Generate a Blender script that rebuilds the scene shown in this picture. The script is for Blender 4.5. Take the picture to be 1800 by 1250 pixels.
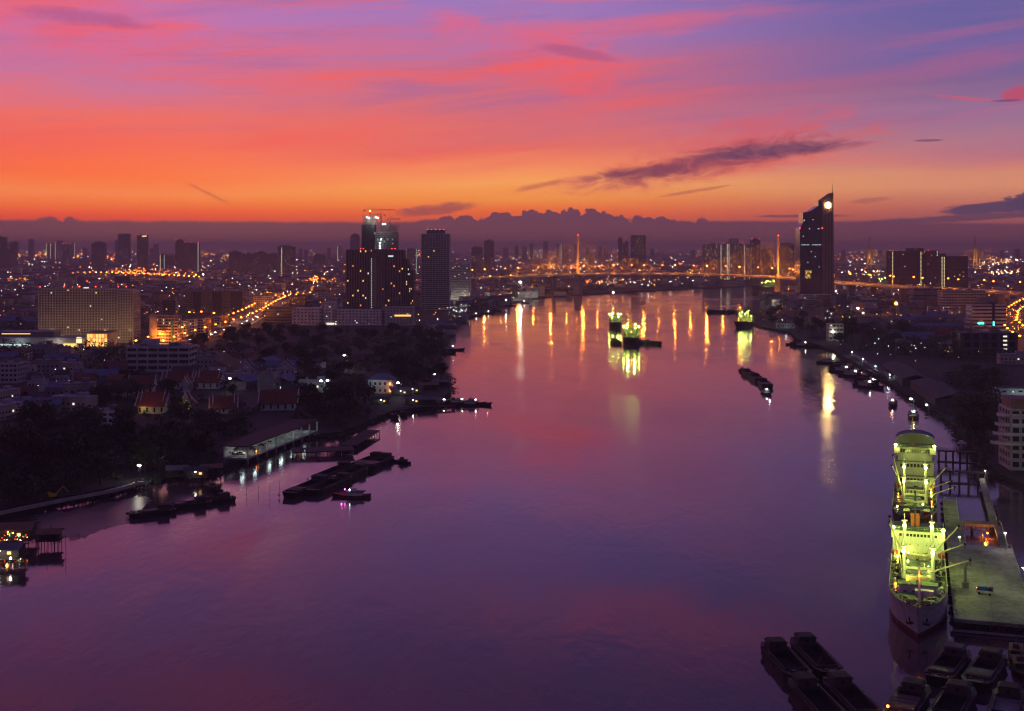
import bpy, bmesh, math, random
from mathutils import Vector, Matrix
from mathutils.geometry import tessellate_polygon

for o in list(bpy.data.objects): bpy.data.objects.remove(o)
S = bpy.context.scene
C = S.collection
R = random.Random(7)
rad = math.radians

# ------------------------------------------------------------------ camera
FPX, HC, HY = 2200.0, 105.0, 437.0        # focal length in photo pixels, eye height, horizon row
cam_d = bpy.data.cameras.new('camera'); cam = bpy.data.objects.new('camera', cam_d); C.objects.link(cam)
cam.location = (0, 0, HC); cam.rotation_euler = (rad(90), 0, 0)
cam_d.sensor_width = 36; cam_d.lens = 36*FPX/1800
cam_d.shift_y = -(625-HY)/1800
cam_d.clip_start = 1; cam_d.clip_end = 90000
S.camera = cam
S.view_settings.view_transform = 'Standard'; S.view_settings.look = 'None'
S.view_settings.exposure = 0; S.view_settings.gamma = 1
cy = S.cycles
cy.use_denoising = True
cy.sample_clamp_indirect = 4; cy.sample_clamp_direct = 0
cy.max_bounces = 4; cy.diffuse_bounces = 1; cy.glossy_bounces = 2; cy.transmission_bounces = 2; cy.volume_bounces = 0
cy.caustics_reflective = False; cy.caustics_refractive = False
cy.use_light_tree = True; cy.filter_width = 1.25
cy.use_adaptive_sampling = True; cy.adaptive_threshold = .02

def lin(c):
    return tuple(((v/255)/12.92 if v/255 <= .04045 else ((v/255+.055)/1.055)**2.4) for v in c)

# ------------------------------------------------------------------ small node-graph helper
class G:
    """node tree wrapper: arithmetic on sockets"""
    def __init__(s, nt): s.nt = nt
    def new(s, t, **k):
        n = s.nt.nodes.new(t)
        for a, b in k.items(): setattr(n, a, b)
        return n
    def put(s, sock, v):
        if hasattr(v, 'is_linked'): s.nt.links.new(v, sock)
        else: sock.default_value = v
    def m(s, op, a, b=0.0, c=0.0, clamp=False):
        n = s.new('ShaderNodeMath', operation=op, use_clamp=clamp)
        for i, v in enumerate((a, b, c)): s.put(n.inputs[i], v)
        return n.outputs[0]
    def add(s, a, b): return s.m('ADD', a, b)
    def sub(s, a, b): return s.m('SUBTRACT', a, b)
    def mul(s, a, b): return s.m('MULTIPLY', a, b)
    def ss(s, v, lo, hi, to0=0.0, to1=1.0):
        n = s.new('ShaderNodeMapRange', interpolation_type='SMOOTHSTEP')
        s.put(n.inputs[0], v); s.put(n.inputs[1], lo); s.put(n.inputs[2], hi)
        n.inputs[3].default_value = to0; n.inputs[4].default_value = to1
        return n.outputs[0]
    def xyz(s, x, y, z=0.0):
        n = s.new('ShaderNodeCombineXYZ')
        for i, v in enumerate((x, y, z)): s.put(n.inputs[i], v)
        return n.outputs[0]
    def noise(s, vec, scale=1.0, detail=3.0, rough=.5, dist=0.0):
        n = s.new('ShaderNodeTexNoise'); s.put(n.inputs['Vector'], vec)
        n.inputs['Scale'].default_value = scale; n.inputs['Detail'].default_value = detail
        n.inputs['Roughness'].default_value = rough; n.inputs['Distortion'].default_value = dist
        return n.outputs[0]
    def mix(s, f, a, b):
        n = s.new('ShaderNodeMix', data_type='RGBA')
        s.put(n.inputs[0], f)
        for i, v in ((6, a), (7, b)):
            s.put(n.inputs[i], v if hasattr(v, 'is_linked') else tuple(v)+(1,) if len(v) == 3 else v)
        return n.outputs[2]
    def ramp(s, f, stops, interp='LINEAR'):
        n = s.new('ShaderNodeValToRGB'); cr = n.color_ramp; cr.interpolation = interp
        while len(cr.elements) < len(stops): cr.elements.new(.5)
        for e, (p, c) in zip(cr.elements, stops): e.position = p; e.color = tuple(c)+(1,)
        s.put(n.inputs[0], f)
        return n.outputs[0]

# ------------------------------------------------------------------ world: afterglow sky with its clouds
SUN_AZ, SUN_EL = rad(-14), rad(1.0)
def dirpx(px, py):
    return math.atan((px-900)/FPX), math.atan((HY-py)/math.hypot(FPX, px-900))
W = bpy.data.worlds.new('World'); S.world = W; W.use_nodes = True
W.cycles.sampling_method = 'MANUAL'; W.cycles.sample_map_resolution = 512
nt = W.node_tree; nt.nodes.clear(); g = G(nt)
tc = g.new('ShaderNodeTexCoord'); sp = g.new('ShaderNodeSeparateXYZ'); nt.links.new(tc.outputs['Generated'], sp.inputs[0])
X, Y, Z = sp.outputs
az = g.m('ARCTAN2', X, Y)
el = g.m('ARCTAN2', Z, g.m('SQRT', g.add(g.mul(X, X), g.mul(Y, Y))))
tilt = g.sub(el, g.mul(az, .07))
wv = g.noise(g.xyz(g.mul(az, 1.7), g.mul(tilt, 19), 3.1), 1, 5, .58, .5)
el2 = g.add(el, g.mul(g.sub(wv, .5), g.ss(el, .022, .09, .004, .085)))
EM = .36
t = g.m('DIVIDE', el2, EM, clamp=True)
def col(rows, px):
    out = []
    for py, c in rows: out.append((max(0, dirpx(px, py)[1]/EM), lin(c)))
    return sorted(out, key=lambda q: q[0])
up = [(-140, 0), (-380, 1)]
left = col([(400,(205,72,68)),(375,(250,84,52)),(352,(255,120,62)),(330,(255,136,78)),(302,(254,110,64)),(262,(248,104,78)),(205,(234,106,102)),(135,(196,112,154)),(60,(202,106,152)),(0,(190,112,172)),(-140,(158,104,172)),(-380,(104,82,150))], 50)
mid = col([(400,(214,86,70)),(372,(250,108,54)),(348,(253,150,70)),(322,(254,166,92)),(290,(248,140,94)),(250,(232,108,96)),(200,(206,104,122)),(150,(206,102,126)),(100,(178,110,158)),(50,(160,115,178)),(0,(150,116,184)),(-140,(124,100,172)),(-380,(84,74,142))], 900)
right = col([(400,(150,84,92)),(382,(176,94,92)),(360,(200,112,98)),(325,(222,146,112)),(295,(216,142,116)),(250,(178,120,136)),(200,(152,110,148)),(150,(128,97,142)),(110,(114,95,150)),(60,(104,94,154)),(0,(98,92,154)),(-140,(78,76,134)),(-380,(66,64,124))], 1750)
cl, cm, crr = g.ramp(t, left), g.ramp(t, mid), g.ramp(t, right)
sky = g.mix(g.ss(az, -.36, .02), cl, cm); sky = g.mix(g.ss(az, .0, .37), sky, crr)
# fine afterglow streaks: rose and mauve veils of high cloud
n1 = g.noise(g.xyz(g.mul(az, 3.0), g.mul(tilt, 34), 8.0), 1, 5, .6, .5)
n2 = g.noise(g.xyz(g.mul(az, 4.2), g.mul(tilt, 52), 21.0), 1, 5, .6, .6)
sky = g.mix(g.mul(g.mul(g.ss(n1, .45, .70), g.ss(el, .03, .08)), g.ss(az, -.05, .3, .85, .25)), sky, lin((240, 92, 86)))
sky = g.mix(g.mul(g.mul(g.ss(n2, .48, .74), g.ss(el, .06, .14)), .5), sky, lin((140, 98, 158)))
# single clouds: (px, py, half length px, half height px, tilt deg, colour, strength, edge noise)
wa = g.noise(g.xyz(g.mul(az, 30), g.mul(tilt, 85), 1.0), 1, 7, .70, .7)
edge = g.m('MULTIPLY_ADD', wa, 6.4, -2.2)          # -> 1 + fractal ragged edge
edge2 = g.m('MULTIPLY_ADD', wa, 3.0, -.5)
ae = g.xyz(az, el)
def blob(base, px, py, rx, ry, deg, c, st, lo=-.35, hi=.35):
    a0, e0 = dirpx(px, py); sc = math.cos(a0)/FPX
    n = g.new('ShaderNodeMapping', vector_type='TEXTURE'); g.put(n.inputs[0], ae)
    n.inputs[1].default_value = (a0, e0, 0); n.inputs[2].default_value = (0, 0, rad(deg)); n.inputs[3].default_value = (rx*sc, ry*sc, 1)
    d = g.new('ShaderNodeVectorMath', operation='DOT_PRODUCT'); g.put(d.inputs[0], n.outputs[0]); g.put(d.inputs[1], n.outputs[0])
    f = g.sub(edge if ry > 15 else edge2, d.outputs['Value'])
    return g.mix(g.ss(f, lo, hi, 0, st), base, lin(c))
for b in [
    (980, 108, 120, 46, -16, (244, 86, 86), .7, -1.6, 2.4), (1010, 92, 75, 10, -10, (150, 80, 130), .5, -.5, .9),
    (165, 42, 150, 46, -8, (232, 88, 112), .65, -1.6, 2.4), (150, 30, 110, 14, -4, (150, 80, 138), .55, -.6, 1.0),
    (800, 46, 50, 22, -10, (228, 94, 122), .6, -1.4, 2.0), (1310, 236, 170, 26, 11, (214, 88, 100), .5, -.9, 1.2),
    (1270, 282, 250, 26, 9, (214, 92, 92), .7, -1.0, 1.4), (1265, 280, 165, 18, 10, (132, 64, 90), .92, -1.4, 1.9), (1360, 264, 135, 12, 4, (98, 60, 96), .95, -.8, 1.1),
    (1130, 303, 85, 11, 5, (126, 62, 86), .9, -.8, 1.1), (945, 327, 38, 5, 12, (176, 82, 80), .55, -.8, 1.2), (1220, 336, 60, 3, 9, (196, 104, 84), .7, -.5, .7),
    (366, 340, 40, 3.4, -26, (190, 86, 72), .55, -.8, 1.2), (770, 367, 75, 10, 6, (146, 72, 86), .8, -.5, .8),
    (1750, 364, 90, 11, 4, (80, 64, 98), .95, -.3, .4), (1870, 354, 100, 20, 3, (80, 62, 96), .95, -.3, .4), (1680, 384, 190, 6, 3, (98, 66, 92), .9, -.5, .6),
    (1795, 162, 26, 16, 20, (190, 70, 100), .8, -.5, .8), (1770, 177, 24, 2, 0, (110, 72, 118), .8, -.4, .5), (1632, 247, 24, 2, 0, (120, 76, 112), .8, -.4, .5),
    (1300, 392, 130, 5, 0, (150, 72, 84), .8, -.5, .7), (1410, 380, 80, 2.5, 0, (120, 66, 86), .8, -.5, .6), (1530, 352, 34, 4, 6, (170, 96, 92), .6, -.5, .7),
    (1690, 172, 50, 4, -8, (200, 88, 112), .6, -.6, .9)]:
    sky = blob(sky, *b)
# the cumulus bank low over the city, all round the horizon
def bell(px, w, h):
    a0 = dirpx(px, 400)[0]; q = g.m('DIVIDE', g.sub(az, a0), w/FPX)
    return g.mul(g.m('POWER', 2.718, g.mul(g.mul(g.mul(q, q), q), g.mul(q, -1.0))), h/FPX)
bn = g.noise(g.xyz(g.mul(az, 34), g.mul(el, 40), 9.0), 1, 5, .62, .1)
def lobes(k, z):
    v = g.new('ShaderNodeTexVoronoi', feature='F1', voronoi_dimensions='2D'); g.put(v.inputs['Vector'], g.xyz(g.add(g.mul(az, k), g.mul(bn, 1.6)), g.mul(el, k*.8), z)); v.inputs['Scale'].default_value = 1
    return g.sub(.30, g.mul(v.outputs[0], v.outputs[0]))
lob = g.add(lobes(62, 2.0), g.mul(lobes(170, 5.0), .55))
amp = g.add(bell(985, 150, 30), g.add(bell(1190, 70, 14), g.add(bell(104, 30, 14), g.add(bell(820, 70, 12), 1.5/FPX))))
top = g.add(dirpx(900, 391)[1], g.add(bell(975, 125, 15), g.add(bell(1190, 60, 3), g.add(bell(104, 28, 3), bell(800, 60, 6)))))
top = g.add(top, g.mul(amp, g.add(g.mul(g.sub(bn, .5), 1.5), g.mul(lob, .95))))
top = g.sub(top, g.ss(az, .25, .4, 0, 6/FPX))
soft = g.ss(g.m('ABSOLUTE', g.sub(az, .06)), .05, .22, .0016, .0032)
bank = g.ss(g.m('DIVIDE', g.sub(top, el), soft), -.5, .5)
bandc = g.ramp(g.m('DIVIDE', el, .024, clamp=True), [(0, lin((124, 72, 72))), (.45, lin((116, 68, 80))), (1, lin((104, 62, 88)))])
sky = g.mix(bank, sky, bandc)
# away from the afterglow the dusk goes on, dim violet
back = g.ramp(g.m('DIVIDE', el, 1.5, clamp=True), [(0, lin((96, 72, 104))), (.25, lin((66, 58, 104))), (1, lin((44, 42, 82)))])
sky = g.mix(g.ss(g.m('ABSOLUTE', az), .6, 2.4), sky, back)
sky = g.mix(g.ss(el, .34, 1.0), sky, lin((52, 48, 92)))
ns = g.new('ShaderNodeTexSky', sky_type='NISHITA'); ns.sun_disc = False
ns.sun_elevation = SUN_EL; ns.sun_rotation = SUN_AZ
b1 = g.new('ShaderNodeBackground'); g.put(b1.inputs[0], sky); b1.inputs[1].default_value = 1.08
b2 = g.new('ShaderNodeBackground'); g.put(b2.inputs[0], ns.outputs[0]); b2.inputs[1].default_value = .004
ad = g.new('ShaderNodeAddShader'); nt.links.new(b1.outputs[0], ad.inputs[0]); nt.links.new(b2.outputs[0], ad.inputs[1])
wo = g.new('ShaderNodeOutputWorld'); nt.links.new(ad.outputs[0], wo.inputs[0])
# the sun is already at the horizon: a last faint warm sun
sd = bpy.data.lights.new('sun', 'SUN'); sd.energy = .05; sd.angle = rad(12); sd.color = (1, .5, .3)
so = bpy.data.objects.new('sun', sd); C.objects.link(so)
sv = Vector((math.sin(SUN_AZ)*math.cos(rad(4)), math.cos(SUN_AZ)*math.cos(rad(4)), math.sin(rad(4))))
so.rotation_euler = sv.to_track_quat('Z', 'Y').to_euler()

# ------------------------------------------------------------------ materials
MAT = {}
def mat(name, c, rough=.8, metal=0.0, var=.25, scale=.15, emit=None, es=0.0, bump=0.0, spec=.4, sample=True):
    """principled surface whose colour varies with procedural noise (dirt, weathering)"""
    if name in MAT: return MAT[name]
    m = bpy.data.materials.new(name); m.use_nodes = True; nt = m.node_tree; nt.nodes.clear(); q = G(nt)
    p = q.new('ShaderNodeBsdfPrincipled'); o = q.new('ShaderNodeOutputMaterial'); nt.links.new(p.outputs[0], o.inputs[0])
    p.inputs['Roughness'].default_value = rough; p.inputs['Metallic'].default_value = metal
    p.inputs['Specular IOR Level'].default_value = spec
    if var and emit is None:
        t = q.new('ShaderNodeTexCoord'); n = q.noise(t.outputs['Object'], scale, 5, .62)
        n2 = q.noise(t.outputs['Object'], scale*9, 3, .6)
        f = q.ss(q.add(q.mul(n, .7), q.mul(n2, .3)), .32, .68)
        q.put(p.inputs['Base Color'], q.mix(f, tuple(v*(1-var) for v in c), tuple(min(1, v*(1+var)) for v in c)))
        if bump:
            b = q.new('ShaderNodeBump'); b.inputs['Strength'].default_value = bump; q.put(b.inputs['Height'], n2)
            nt.links.new(b.outputs[0], p.inputs['Normal'])
    else: p.inputs['Base Color'].default_value = (*c, 1)
    if emit:
        p.inputs['Emission Color'].default_value = (*emit, 1); p.inputs['Emission Strength'].default_value = es
        if not sample: m.cycles.emission_sampling = 'NONE'
    MAT[name] = m; return m
mat('concrete', (.30, .28, .27)); mat('pale_wall', (.50, .47, .44)); mat('white_wall', (.68, .66, .62)); mat('brown_wall', (.26, .18, .15)); mat('grey_wall', (.20, .19, .20))
mat('dark_wall', (.09, .085, .10)); mat('dark_glass', (.02, .02, .03), rough=.18, var=.1, spec=.5); mat('blue_glass', (.03, .04, .07), rough=.12, var=.15, spec=.6)
mat('dark_roof', (.07, .065, .075)); mat('red_roof', (.20, .055, .035), scale=.4); mat('grey_roof', (.17, .16, .18)); mat('blue_roof', (.14, .16, .26)); mat('rust_roof', (.22, .11, .07), scale=.5); mat('pale_roof', (.36, .35, .38))
mat('asphalt', (.05, .05, .052)); mat('foliage', (.035, .06, .022), rough=.6, scale=.6, var=.5); mat('bark', (.07, .05, .035)); mat('wood', (.11, .08, .055), scale=.5); mat('old_wood', (.06, .048, .04), scale=.5)
mat('hull_dark', (.016, .016, .02), rough=.55, scale=.25, var=.5); mat('hull_grey', (.34, .38, .42), rough=.5, scale=.12, var=.18); mat('hull_red', (.12, .03, .025), rough=.6)
mat('ship_white', (.72, .72, .68), rough=.45, var=.12, scale=.2); mat('deck_green', (.07, .16, .06), rough=.7, scale=.3, var=.4); mat('steel', (.16, .16, .17), rough=.5, metal=.3); mat('dark_steel', (.04, .04, .045), rough=.5)
mat('orange_paint', (.55, .10, .02), rough=.5); mat('red_paint', (.40, .03, .02), rough=.5); mat('blue_tarp', (.015, .09, .38), rough=.6); mat('yellow_paint', (.55, .36, .03)); mat('cream_paint', (.55, .50, .34))
mat('black_roof', (.022, .02, .024)); mat('rubber', (.015, .015, .016), rough=.9); mat('dock_concrete', (.21, .205, .185), scale=.07, var=.62, rough=.7, bump=.15); mat('coal', (.012, .011, .014), rough=.95, scale=.6, var=.4, bump=.5); mat('rope', (.25, .23, .2)); mat('teal_paint', (.1, .3, .3)); mat('mud', (.06, .05, .05), rough=.35, scale=.1, var=.5)
def streaked(name, c, stain, amt, rough=.5):
    """paint with rust and dirt running down it"""
    m = bpy.data.materials.new(name); m.use_nodes = True; nt = m.node_tree; q = G(nt); p = nt.nodes['Principled BSDF']; t = q.new('ShaderNodeTexCoord'); mp = q.new('ShaderNodeMapping'); nt.links.new(t.outputs['Object'], mp.inputs[0]); mp.inputs['Scale'].default_value = (1.6, 1.6, .16)
    n = q.noise(mp.outputs[0], 1.0, 5, .65); n2 = q.noise(t.outputs['Object'], .5, 5, .6); f = q.mul(q.ss(n, .48, .72), q.ss(n2, .3, .65))
    q.put(p.inputs['Base Color'], q.mix(q.mul(f, amt), q.mix(n2, tuple(v*.8 for v in c), tuple(min(1, v*1.12) for v in c)), stain)); p.inputs['Roughness'].default_value = rough; MAT[name] = m
streaked('hull_grey', (.46, .49, .52), (.12, .06, .03), .75); streaked('ship_white', (.70, .69, .64), (.30, .17, .08), .6); streaked('hull_dark', (.016, .016, .02), (.05, .022, .012), .8, .6)
EM_ = dict(lamp_orange=((1, .20, .012), 22), lamp_amber=((1, .36, .04), 24), lamp_white=((1, .93, .78), 36), lamp_cool=((.72, .95, 1), 26), lamp_green=((.80, 1, .16), 60), lamp_red=((1, .03, .03), 10), lamp_cyan=((.05, .9, .7), 8), lamp_blue=((.05, .4, 1), 8), lamp_pink=((1, .1, .6), 12),
    win_warm=((1, .58, .12), 1.5), win_orange=((1, .32, .05), 1.2), win_white=((1, .93, .74), 1.1), win_cool=((.75, 1, .95), .8), win_dim=((.75, .6, .5), .25), strip_warm=((1, .8, .4), 1.6), disc_light=((1, .62, .20), 150))
for k, (c, e) in EM_.items(): mat(k, (.3, .3, .3), emit=c, es=e, sample=k.startswith('lamp') or k == 'disc_light')

# ------------------------------------------------------------------ mesh helper
def P(px, py, z=2.2):
    Yd = FPX*(HC-z)/(py-HY); return Vector(((px-900)*Yd/FPX, Yd, z))
class MB:
    def __init__(s): s.v = []; s.f = []
    def poly(s, pts, *faces):
        b = len(s.v); s.v += [tuple(p) for p in pts]; s.f += [tuple(i+b for i in f) for f in faces]; return s
    def box(s, x, y, z, sx, sy, sz, rz=0.0):
        """centre x,y and bottom z"""
        c, n = math.cos(rz), math.sin(rz); pts = []
        for dz in (0, sz):
            for dx, dy in ((-.5, -.5), (.5, -.5), (.5, .5), (-.5, .5)):
                a, b = dx*sx, dy*sy; pts.append((x+a*c-b*n, y+a*n+b*c, z+dz))
        return s.poly(pts, (3, 2, 1, 0), (4, 5, 6, 7), (0, 1, 5, 4), (1, 2, 6, 5), (2, 3, 7, 6), (3, 0, 4, 7))
    def prism(s, pts, z0, z1, taper=None):
        n = len(pts); tp = taper or pts
        return s.poly([(x, y, z0) for x, y in pts]+[(x, y, z1) for x, y in tp], tuple(range(n-1, -1, -1)), tuple(range(n, 2*n)), *[(i, (i+1) % n, (i+1) % n+n, i+n) for i in range(n)])
    def tube(s, a, b, r, r2=None, n=6):
        a, b = Vector(a), Vector(b); d = b-a
        if d.length < 1e-6: return s
        q = d.to_track_quat('Z', 'Y'); r2 = r if r2 is None else r2
        pts = [a+q@Vector((r*math.cos(2*math.pi*i/n), r*math.sin(2*math.pi*i/n), 0)) for i in range(n)]+[b+q@Vector((r2*math.cos(2*math.pi*i/n), r2*math.sin(2*math.pi*i/n), 0)) for i in range(n)]
        return s.poly(pts, tuple(range(n-1, -1, -1)), tuple(range(n, 2*n)), *[(i, (i+1) % n, (i+1) % n+n, i+n) for i in range(n)])
    def ball(s, x, y, z, r, n=6, m=4, sz=1.0):
        pts = [(x, y, z-r*sz)]
        for j in range(1, m):
            a = -math.pi/2+math.pi*j/m
            for i in range(n): b = 2*math.pi*i/n; pts.append((x+r*math.cos(a)*math.cos(b), y+r*math.cos(a)*math.sin(b), z+r*sz*math.sin(a)))
        pts.append((x, y, z+r*sz)); L = len(pts)-1; fs = []
        for i in range(n):
            k = (i+1) % n; fs.append((0, 1+k, 1+i)); fs.append((L, L-n+i, L-n+k))
            for j in range(m-2): fs.append((1+j*n+i, 1+j*n+k, 1+(j+1)*n+k, 1+(j+1)*n+i))
        return s.poly(pts, *fs)
    def gable(s, x, y, z, sx, sy, h, eave=.4, rz=0.0, th=.25):
        """ridge along local x, overhanging eaves, real thickness"""
        c, n = math.cos(rz), math.sin(rz); a = sx/2+eave; b = sy/2+eave; pts = []
        k = h*eave/(sy/2)
        for dz in (0, th):
            for (dx, dy, e) in ((-a, -b, -k), (a, -b, -k), (a, 0, h), (-a, 0, h), (a, b, -k), (-a, b, -k)):
                pts.append((x+dx*c-dy*n, y+dx*n+dy*c, z+e+dz))
        return s.poly(pts, (6, 7, 8, 9), (9, 8, 10, 11), (3, 2, 1, 0), (5, 4, 2, 3), (0, 1, 7, 6), (4, 5, 11, 10), (1, 2, 8, 7), (2, 4, 10, 8), (3, 0, 6, 9), (5, 3, 9, 11))
    def hip(s, x, y, z, sx, sy, h, eave=.5, rz=0.0):
        c, n = math.cos(rz), math.sin(rz); a, b = sx/2+eave, sy/2+eave; rl = max(.2, a-b)
        pts = [(x+dx*c-dy*n, y+dx*n+dy*c, z+dz) for dx, dy, dz in ((-a, -b, 0), (a, -b, 0), (a, b, 0), (-a, b, 0), (-rl, 0, h), (rl, 0, h))]
        return s.poly(pts, (0, 1, 5, 4), (1, 2, 5), (2, 3, 4, 5), (3, 0, 4), (3, 2, 1, 0))
    def mesh(s, m, name='m'):
        me = bpy.data.meshes.new(name); me.from_pydata(s.v, [], s.f); me.materials.append(MAT[m] if isinstance(m, str) else m); return me
    def build(s, name, m, parent=None, kind=None, smooth=False):
        me = s.mesh(m, name)
        if smooth: me.polygons.foreach_set('use_smooth', [True]*len(me.polygons))
        return link(name, me, parent, kind)
def link(name, me, parent=None, kind=None):
    o = bpy.data.objects.new(name, me); C.objects.link(o)
    if parent is not None: o.parent = parent
    if kind: o['kind'] = kind
    return o
def thing(name, label, cat, loc=(0, 0, 0), rz=0.0, group=None):
    o = bpy.data.objects.new(name, None); o.empty_display_size = .5; C.objects.link(o)
    o.location = loc; o.rotation_euler = (0, 0, rz); return tag(o, label, cat, group)
def tag(o, label, cat, group=None):
    o['label'] = label; o['category'] = cat
    if group: o['group'] = group
    return o
def copy_tree(o, parent=None):
    c = o.copy(); C.objects.link(c); c.parent = parent
    for ch in o.children: copy_tree(ch, c)
    return c
NL = [0]
def lamp_and_fill_light(loc, power, colour, r=.4, parent=None):
    """point light for a lit lamp, also for added fills without a fixture"""
    d = bpy.data.lights.new('lamp_and_fill_glow', 'POINT'); d.energy = power; d.color = colour; d.shadow_soft_size = r
    o = bpy.data.objects.new('lamp_and_fill_glow', d); C.objects.link(o); o.location = loc
    if parent is not None: o.parent = parent
    NL[0] += 1
    return o
ORANGE, AMBER, WHITE, GREEN, COOL, RED = (1, .27, .025), (1, .48, .10), (1, .92, .75), (.78, 1, .14), (.7, .95, 1), (1, .05, .05)

# ------------------------------------------------------------------ the setting: ground, river, haze
GZ = 2.2
LB = [(-700,1040),(-300,975),(-100,930),(0,905),(120,880),(200,865),(260,849),(300,839),(380,833),(420,812),(470,790),(520,772),(600,766),(650,745),(690,728),(760,719),(792,692),(788,664),(766,642),(776,620),(786,600),(801,580),(822,560),(868,546),(900,533),(950,524),(1016,520),(1100,514),(1180,510),(1240,507),(1330,503),(1420,500),(1520,498),(1650,497),(2000,497),(2600,497)]
RB = [(2600,505),(2000,504),(1700,503.5),(1560,505),(1480,508),(1440,514),(1400,519),(1375,523),(1345,530),(1320,538),(1305,546),(1300,560),(1335,576),(1392,588),(1402,600),(1460,616),(1500,640),(1560,674),(1600,702),(1660,738),(1702,780),(1738,822),(1760,842),(1900,900),(2400,1100)]
def poly_mesh(name, rings, m, z, skirt=0):
    mb = MB()
    for ring, nsk in rings:
        vs = [Vector((x, y, 0)) for x, y in ring]
        tri = tessellate_polygon([vs]); b = len(mb.v)
        mb.v += [(x, y, z) for x, y in ring]
        for t in tri:
            a, bb, cc = (vs[i] for i in t); n = (bb-a).cross(cc-a).z
            mb.f.append(tuple(i+b for i in (t if n > 0 else t[::-1])))
        if skirt:
            b2 = len(mb.v); mb.v += [(x, y, z-skirt) for x, y in ring[:nsk]]
            for i in range(nsk-1): mb.f.append((b+i, b2+i, b2+i+1, b+i+1))
    return mb.build(name, m, None, 'structure')
FAR = 30000
lw = [tuple(P(x, y, 0)[:2]) for x, y in LB]; rw = [tuple(P(x, y, 0)[:2]) for x, y in RB]
gm = bpy.data.materials.new('earth'); gm.use_nodes = True; q = G(gm.node_tree); bs = gm.node_tree.nodes['Principled BSDF']
tt = q.new('ShaderNodeTexCoord'); n_ = q.noise(tt.outputs['Object'], .012, 6, .65); n2_ = q.noise(tt.outputs['Object'], .15, 4, .6)
q.put(bs.inputs['Base Color'], q.mix(q.ss(n_, .4, .62), q.mix(n2_, (.012, .016, .009), (.03, .028, .022)), q.mix(n2_, (.034, .032, .03), (.02, .02, .02)))); bs.inputs['Roughness'].default_value = .9
MAT['earth'] = gm
poly_mesh('ground', [(lw+[(FAR, lw[-1][1]+400), (FAR, FAR), (-FAR, FAR), (-FAR, 200)], len(lw)), (rw+[(4200, 300), (FAR, 300), (FAR, rw[0][1]-200)], len(rw))], 'earth', GZ, 6)
wm = bpy.data.materials.new('river_water'); wm.use_nodes = True; nt = wm.node_tree; q = G(nt); bs = nt.nodes['Principled BSDF']
tt = q.new('ShaderNodeTexCoord'); mp = q.new('ShaderNodeMapping'); nt.links.new(tt.outputs['Object'], mp.inputs[0]); mp.inputs['Rotation'].default_value = (0, 0, rad(-12)); mp.inputs['Scale'].default_value = (1, .38, 1)
pn = q.noise(mp.outputs[0], .011, 4, .55, .6)
wn = q.noise(mp.outputs[0], .35, 3, .55); wn2 = q.noise(mp.outputs[0], .045, 3, .5, .5)
bs.inputs['Base Color'].default_value = (.080, .046, .062, 1); bs.inputs['IOR'].default_value = 1.42; bs.inputs['Specular IOR Level'].default_value = .5
q.put(bs.inputs['Roughness'], q.ss(pn, .38, .66, .06, .17))
b1 = q.new('ShaderNodeBump'); b1.inputs['Strength'].default_value = .10; b1.inputs['Distance'].default_value = .6; q.put(b1.inputs['Height'], wn)
b2 = q.new('ShaderNodeBump'); b2.inputs['Strength'].default_value = .07; b2.inputs['Distance'].default_value = 2.5; q.put(b2.inputs['Height'], wn2); nt.links.new(b1.outputs[0], b2.inputs['Normal']); nt.links.new(b2.outputs[0], bs.inputs['Normal'])
MAT['river_water'] = wm
MB().poly([(-3000, 60, 0), (9000, 60, 0), (9000, 6000, 0), (-3000, 6000, 0)], (0, 1, 2, 3)).build('river', 'river_water', None, 'structure')
hm = bpy.data.materials.new('haze_air'); hm.use_nodes = True; nt = hm.node_tree; nt.nodes.clear(); q = G(nt)
pv = q.new('ShaderNodeVolumePrincipled'); pv.inputs['Color'].default_value = (1, .88, .88, 1); pv.inputs['Density'].default_value = 0.95e-4; pv.inputs['Anisotropy'].default_value = 0.0
om = q.new('ShaderNodeOutputMaterial'); nt.links.new(pv.outputs[0], om.inputs['Volume']); MAT['haze_air'] = hm
MB().box(0, 15000, -5, 64000, 33000, 235).build('haze', 'haze_air', None, 'stuff')

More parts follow.
